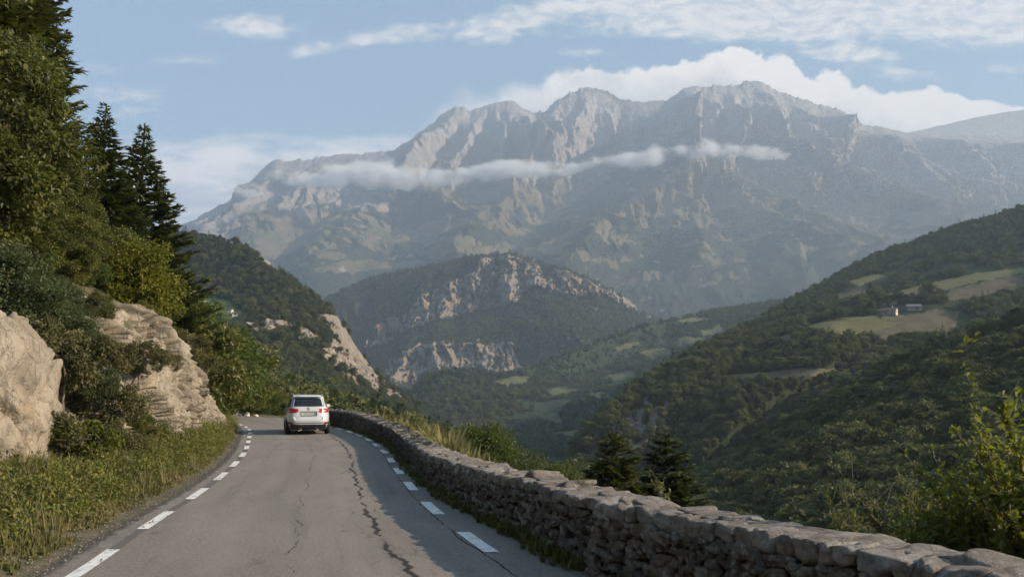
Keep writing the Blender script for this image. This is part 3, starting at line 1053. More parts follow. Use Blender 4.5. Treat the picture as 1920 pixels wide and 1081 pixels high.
go.Z += n0 * ((1 - sm) * 16 * fbm(gx * 1.2, gy * 1.2, 4, 4) + sm * 12 * fbm(gx * 3, gy * 3, gz * 3, 4))
for line, A, w in [([(1000, 560), (1040, 600), (1080, 645)], 150, 70), ([(960, 476), (945, 520), (960, 560)], 60, 24), ([(905, 480), (890, 540), (880, 580)], 60, 26), ([(1062, 505), (1060, 555)], 50, 22), ([(800, 560), (780, 640), (760, 700)], 110, 50), ([(850, 530), (830, 600), (820, 690)], 70, 30), ([(720, 600), (715, 660), (740, 720)], 80, 36)]:
    d, _ = segdist(wx, go.py, line)
    go.Y -= n0 * A * np.clip(1 - d / w, 0, 1)
go.Z += np.exp(-np.abs(go.below) / .03) * 42 * (fbm(go.px / 14, 0, 3, 4) + .6 * (ridged(go.px / 22, 0, 8, 3) - .5)) * sstep(840, 900, go.px)
gap = fbm(go.px / 9, go.py / 14, 7.0, 5, .6)
big_ = fbm(go.px / 42, go.py / 30, 1, 4)
wide = polymask(go.px, go.py, [[(640, 650), (730, 580), (840, 525), (905, 478), (1000, 484), (1100, 515), (1200, 575), (1190, 600), (1090, 575), (1040, 580), (990, 640), (1010, 700), (900, 715), (770, 735), (720, 720), (690, 660)]], 14, 24)
grock = sstep(.10, .34, .66 * sm + .20 * wide - .35 + .72 * gap + .55 * big_ + .55 * (rib2 - .45))
M_GO = terrain_mat('limestone crag and scrub', (.25, .205, .165), (.38, .31, .24), (.052, .066, .036), (.10, .13, .05), (.38, .19, .105), 22, 1.0)
gorge_red = polymask(go.px, go.py, [[(690, 640), (720, 590), (750, 600), (790, 590), (770, 625), (720, 648)]], 6, 14)
go.build('gorge_hill', M_GO, {'cover': np.stack([grock * (1 - .9 * gorge_red * sstep(-.1, .1, gap)), (1 - grock), 0 * grock], -1)})
go_wood = (1 - .9 * sstep(.2, .6, grock)) * (1 - .9 * (go.px > 890) * (go.px < 1200) * (np.abs(go.below) < .035))

# --- hill on the left with the bright cliff edge
LS = [(-250, 470), (180, 452), (250, 446), (320, 441), (350, 441), (390, 447), (420, 453), (450, 461), (480, 474), (500, 486), (520, 505), (550, 530), (580, 552), (610, 577), (632, 592), (650, 618), (665, 645), (690, 680), (710, 705), (740, 728), (760, 748), (790, 775)]
lh = Relief([[(p, q + 25, 1300 - (p - 180) * .5) for p, q in LS], [(p, q, 1150 - (p - 180) * .5) for p, q in LS],
             [(-250, 540, 960), (320, 540, 950), (450, 560, 900), (520, 570, 850), (580, 600, 810), (640, 650, 780), (690, 715, 770), (760, 765, 760), (790, 785, 760)],
             [(-250, 640, 760), (350, 612, 760), (450, 620, 730), (520, 640, 700), (600, 690, 680), (680, 745, 680), (760, 780, 680), (790, 800, 680)],
             [(-250, 740, 520), (400, 720, 520), (600, 755, 520), (790, 830, 560)], [(-250, 860, 420), (790, 900, 450)]], -250, 790, 620, 330, 4)
LC = [[(596, 585), (632, 592), (650, 618), (672, 650), (690, 680), (720, 712), (752, 748), (730, 752), (700, 738), (672, 716), (640, 700), (612, 690), (606, 660), (622, 640), (612, 610)],
      [(558, 610), (575, 608), (602, 640), (600, 655), (580, 640), (562, 640)], [(496, 604), (510, 600), (545, 602), (542, 618), (530, 625), (508, 622)], [(482, 608), (494, 605), (504, 622), (498, 632), (484, 622)], [(478, 470), (505, 485), (530, 512), (520, 512), (492, 492)],
      [(562, 655), (575, 655), (606, 690), (604, 700), (580, 680)], [(700, 715), (730, 720), (765, 752), (745, 756)], [(355, 542), (378, 548), (392, 572), (372, 566)]]
LM = [[(362, 545), (392, 553), (430, 566), (457, 583), (450, 600), (425, 598), (388, 588)]]
lrock = polymask(lh.px, lh.py, LC, 6, 12)
lmead = polymask(lh.px, lh.py, LM, 2, 20)
sm = lrock.copy()
for _ in range(2):
    sm = (np.roll(sm, 1, 1) + np.roll(sm, -1, 1) + np.roll(sm, 1, 0) + np.roll(sm, -1, 0) + 2 * sm) / 6
n0 = sstep(0, .05, lh.below)
gx, gy, gz = lh.X / 30, lh.Y / 30, lh.Z / 30
bx = gx + .35 * fbm(gx, gz, 0, 4)
lh.Y -= n0 * sm * (46 * ridged(bx * .8 + .3 * gz, gz * .4, 2, 5) + 20 * ridged(bx * 3.0, gz * 1.0, 5, 4) + 14 * fbm(gx * 2, gy * 2, gz * 2, 4))
lh.X += n0 * sm * (11 * fbm(gx * 1.5, gy, gz * 1.5, 4))
lh.Z += n0 * (1 - sm) * (1 - lmead) * 6 * fbm(gx * .7, gy * .7, 4, 4) + n0 * sm * 3.5 * fbm(gx * 3, gy * 3, gz * 3, 4)
strip = sstep(.30, .42, fbm((lh.px + lh.py) / 14, (lh.py - lh.px) / 60, 3, 4)) * inpoly(lh.px, lh.py, [(470, 470), (560, 545), (640, 600), (600, 690), (740, 760), (690, 760), (560, 640), (520, 560)])
lgap = fbm(lh.px / 8, lh.py / 11, 7, 5, .6)
lrock = np.maximum(sstep(.34, .60, sm * .88 + 1.25 * lgap + .35 * (ridged(bx * 3.5, gz * 1.2, 5, 4) - .4)), .8 * strip)
M_LH = terrain_mat('cream cliff and wooded slope', (.30, .245, .19), (.50, .42, .335), (.050, .066, .03), (.16, .19, .065), (.17, .16, .08), 11, 1.2)
lh.build('left_hill', M_LH, {'cover': np.stack([lrock, (1 - lrock) * (1 - lmead), lmead], -1)})
lh_wood = (1 - sstep(.2, .5, lrock)) * (1 - keepout(lh.px, lh.py, LM, 9))

# --- wooded slope just beyond the bend, with a small meadow
DS = [(-100, 560), (280, 606), (330, 616), (372, 632), (420, 662), (470, 690), (520, 716), (560, 738), (620, 764), (700, 784), (780, 808), (860, 838), (940, 872), (1100, 920)]
dk = Relief([[(p, q + 12, 330) for p, q in DS], [(p, q, 290 - .06 * (p - 280)) for p, q in DS], [(-100, 640, 190), (280, 670, 190), (420, 700, 190), (520, 738, 185), (640, 784, 170), (780, 832, 160), (1100, 950, 150)],
             [(-100, 700, 120), (280, 720, 120), (440, 748, 120), (540, 772, 118), (640, 815, 115), (780, 850, 110), (1100, 980, 100)], [(-100, 740, 85), (280, 760, 85), (440, 785, 85), (540, 815, 85), (640, 860, 85), (1100, 1100, 85)]], -100, 1100, 300, 120, 3)
DM = [[(440, 682), (476, 690), (510, 706), (536, 722), (528, 748), (490, 752), (455, 740)]]
dmead = polymask(dk.px, dk.py, DM, 1, 20)
dk.Z += 1.2 * fbm(dk.X / 25, dk.Y / 25, 1, 4) * (1 - dmead)
M_DK = terrain_mat('scrub slope', (.36, .32, .27), (.46, .41, .35), (.034, .05, .025), (.15, .19, .06), (.15, .14, .07), 3, .6)
dk.build('bend_slope', M_DK, {'cover': np.stack([0 * dmead, 1 - dmead, dmead], -1)})

# --- wooded valley floor
VS = [(640, 790), (740, 752), (770, 740), (785, 725), (800, 712), (830, 699), (880, 698), (930, 706), (1000, 690), (1060, 666), (1100, 650), (1150, 632), (1200, 613), (1300, 591), (1400, 575), (1500, 560), (1700, 545)]
va = Relief([[(p, q + 30, 2500 + (p - 640) * .6) for p, q in VS], [(p, q, 1700 + max(0, p - 860) * 1.1) for p, q in VS],
             [(640, 800, 1600), (740, 778, 1600), (800, 742, 1600), (900, 732, 1650), (1000, 722, 1800), (1100, 700, 1950), (1200, 672, 2050), (1300, 640, 2100), (1450, 620, 2100), (1700, 600, 2100)],
             [(640, 830, 1300), (740, 808, 1300), (900, 792, 1300), (1000, 790, 1320), (1100, 780, 1350), (1200, 740, 1450), (1400, 690, 1500), (1700, 680, 1500)],
             [(640, 880, 900), (740, 868, 900), (900, 856, 900), (1100, 856, 900), (1200, 842, 900), (1400, 790, 1000), (1700, 780, 1000)], [(640, 1000, 600), (1700, 960, 600)]], 640, 1700, 460, 240, 4)
VM = [[(928, 712), (965, 708), (1000, 712), (985, 720), (940, 722)], [(1010, 776), (1040, 772), (1056, 780), (1046, 788), (1020, 784)], [(1200, 662), (1245, 652), (1262, 660), (1215, 672)], [(1310, 622), (1350, 612), (1360, 622), (1320, 632)],
      [(1130, 702), (1180, 692), (1200, 704), (1150, 715)], [(1270, 600), (1320, 594), (1330, 600), (1280, 606)], [(1150, 650), (1190, 640), (1200, 646), (1160, 656)], [(1010, 735), (1060, 726), (1090, 738), (1040, 748)], [(1100, 745), (1140, 735), (1150, 748), (1115, 756)], [(1270, 640), (1330, 636), (1320, 648), (1275, 650)], [(1040, 806), (1078, 798), (1090, 812), (1055, 822)]]
vm = polymask(va.px, va.py, VM, 9, 14)
va.Z += sstep(0, .1, va.below) * (14 * fbm(va.X / 130, va.Y / 200, 5, 4) + 22 * fbm(va.X / 400, va.Y / 500, 2, 3)) + 4 * fbm(va.X / 40, va.Y / 60, 0, 3)
M_VA = terrain_mat('valley meadows', (.34, .30, .25), (.42, .38, .32), (.044, .062, .032), (.16, .165, .07), (.15, .14, .075), 18, .4)
va.build('valley_floor', M_VA, {'cover': np.stack([0 * vm, (1 - vm), vm * sstep(-.3, .3, fbm(va.px / 20, va.py / 9, 3, 3))], -1)})
va_wood = (1 - keepout(va.px, va.py, VM, 5)) * sstep(-.22, -.05, fbm(va.X / 110, va.Y / 160, 9, 4))

# --- hill on the right: ridge, farm terrace, wooded flank
HS = [(1060, 872), (1085, 832), (1120, 794), (1150, 766), (1200, 722), (1250, 690), (1300, 664), (1350, 642), (1400, 620), (1430, 602), (1450, 587), (1500, 558), (1550, 532), (1590, 507), (1640, 482), (1700, 462), (1780, 432), (1850, 412), (1920, 392), (2050, 355), (2300, 300)]
HY_ = lambda p: float(np.interp(p, [1060, 1150, 1300, 1420, 1500, 1640, 1920, 2300], [520, 560, 680, 900, 1100, 1250, 1250, 1250]))
rh = Relief([[(p, q + 30, HY_(p) + 160) for p, q in HS], [(p, q, HY_(p)) for p, q in HS],
             [(1060, 876, 515), (1150, 772, 550), (1300, 672, 660), (1400, 634, 800), (1500, 594, 860), (1600, 562, 900), (1650, 552, 920), (1750, 532, 930), (1850, 508, 940), (1920, 498, 940), (2300, 450, 940)],
             [(1060, 880, 510), (1150, 780, 540), (1300, 684, 630), (1400, 646, 700), (1500, 614, 720), (1560, 594, 730), (1650, 582, 730), (1750, 572, 730), (1920, 560, 730), (2300, 540, 730)],
             [(1060, 884, 505), (1150, 792, 530), (1300, 704, 600), (1400, 665, 620), (1500, 640, 620), (1560, 634, 620), (1650, 640, 610), (1750, 645, 600), (1830, 652, 600), (2300, 660, 600)],
             [(1060, 890, 500), (1150, 830, 510), (1300, 770, 530), (1400, 740, 530), (1500, 725, 525), (1600, 712, 520), (1700, 705, 515), (2300, 710, 500)],
             [(1060, 900, 490), (1150, 880, 485), (1300, 860, 475), (1400, 830, 465), (1500, 800, 460), (1600, 772, 455), (1700, 750, 450), (2300, 740, 440)], [(1060, 960, 470), (1300, 950, 420), (2300, 860, 400)]], 1060, 2300, 520, 330, 4)
HM = [[(1505, 612), (1545, 600), (1600, 592), (1640, 596), (1690, 606), (1650, 618), (1600, 632), (1560, 632)], [(1644, 556), (1700, 540), (1760, 526), (1830, 512), (1925, 500), (1925, 512), (1840, 528), (1770, 545), (1700, 556), (1650, 566)],
      [(1585, 528), (1640, 512), (1660, 518), (1610, 534)], [(1590, 600), (1660, 585), (1700, 590), (1680, 598)], [(1700, 540), (1770, 525), (1790, 540), (1720, 555)]]
HT = [[(1640, 602), (1690, 590), (1760, 580), (1800, 585), (1790, 615), (1740, 635), (1640, 632), (1600, 632)], [(1780, 545), (1860, 525), (1925, 512), (1925, 540), (1840, 556), (1760, 566)], [(1560, 552), (1620, 540), (1640, 548), (1580, 562)], [(1430, 640), (1480, 625), (1490, 640)], [(1330, 705), (1440, 695), (1560, 690), (1540, 705), (1400, 715)]]
HR = [[(1120, 880), (1135, 830), (1170, 780), (1215, 735), (1250, 735), (1245, 770), (1215, 830), (1180, 870)]]
hm_, ht_, hr_ = polymask(rh.px, rh.py, HM, 5, 16), polymask(rh.px, rh.py, HT, 6, 25), polymask(rh.px, rh.py, HR, 14, 20)
n0 = sstep(0, .05, rh.below)
rh.Z += n0 * (1 - np.maximum(hm_, ht_)) * (7 * fbm(rh.X / 60, rh.Y / 90, 5, 4)) + 1.5 * fbm(rh.X / 25, rh.Y / 40, 1, 4)
for line, A, w in [([(1560, 660), (1420, 740), (1290, 850)], 38, 60), ([(1330, 690), (1240, 760), (1180, 850)], 22, 40), ([(1930, 650), (1760, 700), (1620, 765), (1480, 850)], 75, 60)]:
    d, _ = segdist(rh.px, rh.py, line)
    rh.Y -= n0 * A * np.clip(1 - d / w, 0, 1) ** 1.3
hr_ = hr_ * sstep(-.2, .0, fbm(rh.px / 12, rh.py / 20, 2, 4))
M_RH = terrain_mat('farm terrace', (.15, .125, .115), (.21, .175, .16), (.04, .055, .026), (.185, .17, .075), (.165, .132, .080), 6, .5)
rh.build('farm_hill', M_RH, {'cover': np.stack([hr_, (1 - hr_) * (1 - hm_) * (1 - ht_), hm_], -1)})
rh_wood = (1 - hr_) * (1 - keepout(rh.px, rh.py, HM, 13)) * (1 - keepout(rh.px, rh.py, HT, 8)) * (1 - inpoly(rh.px, rh.py, [(1640, 575), (1800, 570), (1830, 612), (1790, 640), (1640, 640)]))
gapn = fbm(rh.X / 45, rh.Y / 45, 2, 3)
rh_wood = rh_wood * np.where(inpoly(rh.px, rh.py, [(1430, 610), (1560, 545), (1700, 490), (1925, 430), (1925, 500), (1640, 550), (1500, 610)]), sstep(-.05, .15, gapn), 1.0)

# --- nearer wooded slope in the right corner
NS = [(1130, 1010), (1250, 938), (1300, 908), (1350, 882), (1400, 853), (1450, 826), (1500, 796), (1550, 766), (1600, 738), (1650, 711), (1700, 688), (1750, 666), (1830, 640), (1920, 606), (2050, 560), (2300, 480)]
ns = Relief([[(p, q + 25, 420) for p, q in NS], [(p, q, 345 - (p - 1250) * .06) for p, q in NS], [(1130, 1060, 240), (1300, 965, 240), (1500, 880, 240), (1700, 800, 240), (1920, 740, 235), (2300, 650, 235)],
             [(1130, 1120, 170), (1300, 1060, 165), (1500, 1000, 160), (1920, 920, 150), (2300, 860, 150)], [(1130, 1300, 110), (2300, 1300, 100)]], 1130, 2300, 300, 160, 3)
ns.Z += sstep(0, .05, ns.below) * 4 * fbm(ns.X / 30, ns.Y / 40, 5, 4)
ns.build('near_slope', M_RH, {'cover': np.stack([0 * ns.X, 1 + 0 * ns.X, 0 * ns.X], -1)})
# ------------------------------------------------------------------ woods on the hills
def thin(pts, cell):
    """Drop points that share a cell, so crowns do not pile up."""
    k = np.floor(pts[:, :2] / cell).astype(np.int64)
    _, i = np.unique(k[:, 0] * 1000003 + k[:, 1], return_index=True)
    return pts[i]


forest('near_slope_wood', thin(ns.sample(20000, np.ones(ns.X.shape), 1), 2.9), 5.2, .12, 1)
forest('farm_hill_wood', thin(rh.sample(48000, rh_wood, 2), 3.9), 6.4, .18, 2)
forest('valley_wood', thin(va.sample(36000, np.clip(va_wood, 0, 1), 3), 6), 8.5, .12, 3)
forest('left_hill_wood', thin(lh.sample(34000, lh_wood, 4), 4.4), 6.6, .35, 4)
forest('gorge_hill_wood', thin(go.sample(42000, go_wood, 5), 7), 9, .25, 5)
forest('bend_slope_wood', thin(dk.sample(8000, 1.0 - keepout(dk.px, dk.py, DM, 28), 6), 1.9), 3.4, .25, 6)
# ------------------------------------------------------------------ road corridor
def spline(P, step=.15):
    """Catmull-Rom through the points, evenly resampled."""
    P = np.asarray(P, float)
    Q = np.concatenate([[2 * P[0] - P[1]], P, [2 * P[-1] - P[-2]]])
    out = []
    tt = np.linspace(0, 1, 40, endpoint=False)[:, None]
    for i in range(len(P) - 1):
        a, b, c, d = Q[i:i + 4]
        out.append(.5 * (2 * b + (c - a) * tt + (2 * a - 5 * b + 4 * c - d) * tt ** 2 + (3 * b - a - 3 * c + d) * tt ** 3))
    C = np.concatenate(out + [P[-1:]])
    s = np.concatenate([[0], np.cumsum(np.linalg.norm(np.diff(C[:, :2], axis=0), axis=1))])
    n = max(4, int(s[-1] / step) + 1)
    q = np.linspace(0, s[-1], n)
    return np.stack([np.interp(q, s, C[:, k]) for k in range(C.shape[1])], 1), q


PAIR = [(-3.0, -12, 8.0, -9), (-3.1, -4, 5.6, -3), (-3.5, 2, 3.3, 1.4), (-4.0, 5.2, 1.5, 5.2), (-4.5, 8.26, .12, 8.4), (-5.17, 11.5, -.95, 11.7), (-5.68, 14.25, -1.72, 14.6), (-6.57, 18.3, -2.65, 18.7),
        (-8.1, 24.2, -4.0, 24.9), (-10.2, 31, -6.0, 32.2), (-12.3, 37.5, -8.3, 38.6), (-14.3, 42.5, -10.8, 44), (-16.3, 46.5, -13.7, 50), (-19.5, 51, -18, 55.5), (-24, 55, -23.5, 60), (-30, 57.5, -30, 62.5), (-42, 58.5, -42, 63.5)]
ED, _ = spline(PAIR, .14)
LE, RE = ED[:, :2], ED[:, 2:]
WALL = [(7.6, -7, .9), (5.0, 0, .88), (2.5, 4.9, .86), (1.38, 7.2, .80), (.86, 8.26, .78), (.32, 9.9, .75), (.04, 10.67, .74), (-.56, 12.3, .70), (-1.22, 14.5, .65), (-1.9, 17, .64), (-3.0, 22, .64), (-4.0, 26.5, .66),
        (-5.6, 32, .73), (-7.2, 37, .82), (-9.3, 42, .84), (-11.8, 46.6, .8)]
WL, WS = spline(WALL, .05)
WT = np.gradient(WL[:, :2], axis=0)
WT /= np.linalg.norm(WT, axis=1)[:, None]
WN = np.stack([WT[:, 1], -WT[:, 0]], 1)           # to the valley side


def sdist(X, Y, P):
    """Distance to a polyline, positive on its right-hand side."""
    X, Y = np.asarray(X, float), np.asarray(Y, float)
    best, sg = np.full(X.shape, 1e9), np.ones(X.shape)
    P = P[::6]
    for (x0, y0), (x1, y1) in zip(P[:-1, :2], P[1:, :2]):
        dx, dy = x1 - x0, y1 - y0
        q = np.clip(((X - x0) * dx + (Y - y0) * dy) / (dx * dx + dy * dy + 1e-9), 0, 1)
        d = np.hypot(X - x0 - q * dx, Y - y0 - q * dy)
        cr = (X - x0) * dy - (Y - y0) * dx
        c = d < best
        best, sg = np.where(c, d, best), np.where(c, np.where(cr >= 0, 1.0, -1.0), sg)
    return best * sg


CB = [(-9.0, 10, .3, 2.2), (-9.0, 13, .35, 2.6), (-8.95, 15.2, .4, 2.8), (-9.15, 18.75, .42, 2.95), (-9.9, 22.9, .32, 3.95), (-10.4, 25.0, .28, 4.25), (-11, 27.5, .25, 3.7), (-12.7, 34, .2, 2.5), (-13.9, 38, .15, 2.1), (-15.1, 41.5, .1, 1.25), (-16.6, 44.5, .08, .8), (-18.8, 47.3, .05, .45), (-22, 50.5, .05, .3), (-30, 54, .05, .3)]
CBs, CBq = spline(CB, .1)


def ground_z(X, Y):
    X, Y = np.asarray(X, float), np.asarray(Y, float)
    dl = -sdist(X, Y, LE) - .45          # outside the left edge of the asphalt
    dr = sdist(X, Y, RE) - .75           # beyond the right edge
    z = np.full(X.shape, -.03)
    base = CBs
    dc = -sdist(X, Y, base[:, :2])       # behind the foot of the cliff
    j = np.clip(np.searchsorted(CBs[:, 1], Y), 0, len(CBs) - 1)
    zb, hc = CBs[j, 2], CBs[j, 3]
    rise = np.where(dl > 0, zb * sstep(0, 1.6, dl), 0)
    z = np.where(dl > 0, -.03 + rise + .05 * sstep(0, .3, dl), z)
    dq = np.clip(dc - 1.0, 0, 160)
    bank = hc + .62 * dq - 1.2e-3 * dq ** 2
    z = np.where((dc > .8) & (dl > 0), bank - .15, z)
    k = .66 * sstep(-24, -5, X) * sstep(400, 40, Y) + .012
    fall = np.where(dr > .55, -.25 - k * np.minimum(dr - .55, 220), -.03)
    z = np.where(dr > 0, np.maximum(fall, -160), z)
    return z - 330 * sstep(75, 420, Y) - 500 * sstep(150, 3000, np.abs(X))


gx = np.concatenate([-np.geomspace(13000, 70, 22), np.linspace(-66, -24, 30), np.linspace(-23.6, 6, 110), np.linspace(6.5, 60, 50), np.geomspace(64, 13000, 26)])
gy = np.concatenate([np.linspace(-380, -20, 10), np.linspace(-16, 70, 260), np.linspace(72, 200, 36), np.geomspace(210, 13500, 24)])
GX, GY = np.meshgrid(gx, gy)
GZ = ground_z(GX, GY)
inr = (sdist(GX, GY, LE) > -.9) & (sdist(GX, GY, RE) < 1.2)
GZ += np.where(inr, 0, .10 * fbm(GX / 1.7, GY / 1.7, 0, 4) * (np.hypot(GX, GY) < 120))
m, t, b = material('verge soil')
pos = t.new('ShaderNodeTexCoord').outputs['Object']
n1, n2, n3 = t.noise(pos, .6, 6, .6), t.noise(pos, 5, 6, .7), t.noise(pos, 30, 4, .7)
c = t.mix(t.smooth(.35, .65, n1), (.10, .085, .055), (.17, .14, .095))
c = t.mix(t.math('MULTIPLY', t.smooth(.45, .6, n2), .7), c, (.055, .07, .025))
c = t.mix(t.math('MULTIPLY', t.smooth(.55, .7, n3), .5), c, (.26, .23, .18))
t.put(b.inputs['Base Color'], c)
t.put(b.inputs['Normal'], t.bump(t.math('ADD', n2, n3), .8, .05))
M_SOIL = m
tag(mk('ground', np.stack([GX, GY, GZ], -1).reshape(-1, 3), gridfaces(*GX.shape), M_SOIL), kind='structure')

# ------------------------------------------------------------------ road
NT_ = 30
lat = np.linspace(-.105, 1.165, NT_)
RX = LE[:, None, 0] + (RE - LE)[:, None, 0] * lat[None, :]
RY = LE[:, None, 1] + (RE - LE)[:, None, 1] * lat[None, :]
S = np.concatenate([[0], np.cumsum(np.linalg.norm(np.diff((LE + RE) / 2, axis=0), axis=1))])
wob = .05 * fbm(S[:, None] / .8, np.sign(lat - .5)[None, :] * 7.0, 3.0, 4) * (np.abs(lat[None, :] - .5) > .62)
dirn = (RE - LE) / np.linalg.norm(RE - LE, axis=1)[:, None]
RX, RY = RX + wob * dirn[:, None, 0], RY + wob * dirn[:, None, 1]
RZ = .012 * fbm(RX / 2.5, RY / 2.5, 1, 3) - .012 * (2 * (lat[None, :] - .5)) ** 2
road_z = lambda i, l: .012 * fbm(np.asarray(LE[i, 0] + (RE - LE)[i, 0] * l) / 2.5, np.asarray(LE[i, 1] + (RE - LE)[i, 1] * l) / 2.5, 1, 3) - .012 * (2 * (l - .5)) ** 2
m, t, b = material('worn asphalt')
pos = t.new('ShaderNodeTexCoord').outputs['Object']
al, la = t.attr('along'), t.attr('across')                      # metres along the road, metres from its left line
cmb = t.new('ShaderNodeCombineXYZ')
t.put(cmb.inputs[0], la)
t.put(cmb.inputs[1], al)
rv = cmb.outputs[0]
grain = t.noise(pos, 160, 3, .7)
grain2 = t.noise(pos, 24, 6, .85)
big = t.noise(t.mapping(rv, (1, .28, 1)), .9, 6, .6)
strk = t.noise(t.mapping(rv, (2.2, .12, 1)), 1.0, 5, .6)
pat = t.noise(t.mapping(rv, (1.1, .55, 1)), 1.3, 5, .68, .6)
c = t.mix(t.smooth(.3, .7, big), (.19, .168, .146), (.25, .222, .194))
c = t.mix(t.math('MULTIPLY', t.smooth(.52, .68, strk), .45), c, (.115, .105, .098))
c = t.mix(t.math('MULTIPLY', t.smooth(.60, .70, pat), .55), c, (.085, .079, .075))
c = t.mix(t.math('MULTIPLY', t.smooth(.50, .66, grain2), .75), c, (.36, .33, .30))
c = t.mix(t.math('MULTIPLY', t.smooth(.48, .34, grain2), .7), c, (.07, .065, .06))
c = t.mix(t.smooth(.56, .72, grain), c, (.30, .28, .26))
c = t.mix(t.smooth(.42, .28, grain), c, (.045, .043, .042))


def crack(pos_, w0, seedv, gate, wander=.35):
    q = t.noise(t.mapping(rv, (0, .8, 0), (0, 0, 0), (seedv, seedv * 3, 0)), 1.0, 9, .68)
    d = t.math('ABSOLUTE', t.math('SUBTRACT', la, t.math('ADD', pos_, t.math('MULTIPLY', t.math('SUBTRACT', q, .5), wander * 2))))
    g = t.noise(t.mapping(rv, (0, 1.1, 0), (0, 0, 0), (seedv * 7, seedv, 0)), 1.0, 5, .75)
    w = t.math('MULTIPLY', w0, t.smooth(gate, gate + .22, g))
    return t.smooth(1.0, .55, t.math('DIVIDE', d, t.math('ADD', w, 1e-4)))


trk = t.math('ADD', t.smooth(.45, .0, t.math('ABSOLUTE', t.math('SUBTRACT', la, 1.35))), t.smooth(.45, .0, t.math('ABSOLUTE', t.math('SUBTRACT', la, 2.95))))
c = t.mix(t.math('MULTIPLY', trk, t.math('MULTIPLY', .40, t.smooth(.3, .6, big))), c, (.27, .245, .215))
k = crack(3.25, .050, 3.1, .36)
for a in [(2.12, .017, 5.7, .42), (3.05, .02, 9.3, .5, .5), (4.28, .018, 12.1, .36, .12), (.95, .02, 15.9, .55, .4), (3.5, .018, 21.9, .5, .45)]:
    k = t.math('MAXIMUM', k, crack(*a))
cells = t.voro(t.vmath('ADD', t.mapping(rv, (1, .8, 1)), t.vmath('MULTIPLY', t.noise(rv, 3, 4, col=True), (.4, .4, 0))), 2.6, 'DISTANCE_TO_EDGE')
allig = t.math('MULTIPLY', t.smooth(.035, .012, cells), t.math('MULTIPLY', t.smooth(.62, .36, t.math('ABSOLUTE', t.math('SUBTRACT', la, 3.2))), t.smooth(.56, .66, t.noise(t.mapping(rv, (.6, .25, 1)), 1.7, 3))))
k = t.math('MAXIMUM', k, t.math('MULTIPLY', allig, .8))
c = t.mix(t.math('MULTIPLY', k, .9), c, (.018, .017, .016))
edge = t.math('ADD', t.math('SUBTRACT', la, -.30), t.math('MULTIPLY', t.math('SUBTRACT', t.noise(rv, 3, 5), .5), .3))
c = t.mix(t.math('MULTIPLY', t.smooth(.06, -.06, edge), .75), c, (.032, .030, .027))
redge = t.math('ADD', t.math('SUBTRACT', la, 4.85), t.math('MULTIPLY', t.math('SUBTRACT', t.noise(rv, 4, 6), .5), .5))
c = t.mix(t.math('MULTIPLY', t.smooth(-.05, .18, redge), .6), c, (.10, .088, .068))
t.put(b.inputs['Base Color'], c)
t.put(b.inputs['Roughness'], t.math('ADD', .74, t.math('MULTIPLY', grain2, .25)))
b.inputs['Specular IOR Level'].default_value = .35
t.put(b.inputs['Normal'], t.bump(t.math('SUBTRACT', t.math('ADD', grain, t.math('MULTIPLY', grain2, 1.2)), t.math('MULTIPLY', k, 2.0)), .75, .012))
W_ = np.linalg.norm(RE - LE, axis=1)
tag(mk('road', np.stack([RX, RY, RZ], -1).reshape(-1, 3), gridfaces(len(LE), NT_), m,
       attrs={'along': np.repeat(S, NT_), 'across': (lat[None, :] * 4.4 + 0 * W_[:, None]).ravel()}), kind='structure')

# painted edge lines: bright dashes with an older worn line between them
mb = MB()


def stripe(P, Q, i0, i1, w, a, side):
    """A painted strip between the indices i0, i1 (float) of the edge P, w wide, tone a."""
    ii = np.linspace(i0, i1, max(3, int((i1 - i0) * .6) + 2))
    x, y = np.interp(ii, np.arange(len(P)), P[:, 0]), np.interp(ii, np.arange(len(P)), P[:, 1])
    dx, dy = np.interp(ii, np.arange(len(P)), dirn[:, 0]), np.interp(ii, np.arange(len(P)), dirn[:, 1])
    l0 = 0.0 if side < 0 else 1.0
    wl = np.interp(ii, np.arange(len(P)), W_)
    V = []
    for o in (-w / 2, w / 2):
        l = l0 + o / wl
        X, Y = x + dx * o, y + dy * o
        Z = .012 * fbm(X / 2.5, Y / 2.5, 1, 3) - .012 * (2 * (l - .5)) ** 2 + (.006 if a < .5 else .010)
        V.append(np.stack([X, Y, Z], 1))
    n = len(ii)
    V = np.stack(V, 1).reshape(-1, 3)
    i = np.arange(n - 1) * 2
    mb.add(V, np.stack([i, i + 1, i + 3, i + 2], 1), a)


for P, side, w, per, lit_, ph in [(LE, -1, .16, 3.02, 1.6, 1.0), (RE, 1, .185, 3.0, 1.38, .30)]:
    ql = np.concatenate([[0], np.cumsum(np.linalg.norm(np.diff(P, axis=0), axis=1))])
    f = lambda q: float(np.interp(q, ql, np.arange(len(P))))
    # align the dash pattern with the photo: one dash starts at this Y
    y0 = 10.95 if side < 0 else 9.4
    qa = float(np.interp(y0, P[:420, 1], ql[:420]))
    q = qa - per * 8
    if side < 0:
        stripe(P, None, 2, f(ql[-1] - 2), .12, .0, side)
    while q < ql[-1] - 4:
        if q > 1:
            stripe(P, None, f(q), f(q + lit_), w, 1.0, side)
        q += per
m, t, b = material('road paint')
pos = t.new('ShaderNodeTexCoord').outputs['Object']
tone = t.attr('tint')
n, n2 = t.noise(pos, 55, 5, .75), t.noise(pos, 6, 5, .65)
wear = t.math('ADD', t.math('MULTIPLY', n, .80), t.math('MULTIPLY', n2, .55))
thr = t.math('ADD', .40, t.math('MULTIPLY', tone, .38))
k = t.smooth(-.04, .05, t.math('SUBTRACT', thr, wear))
pc = t.mix(tone, (.34, .33, .31), (.74, .73, .70))
pc = t.mix(t.math('MULTIPLY', t.smooth(.45, .7, n2), .3), pc, (.42, .41, .39))
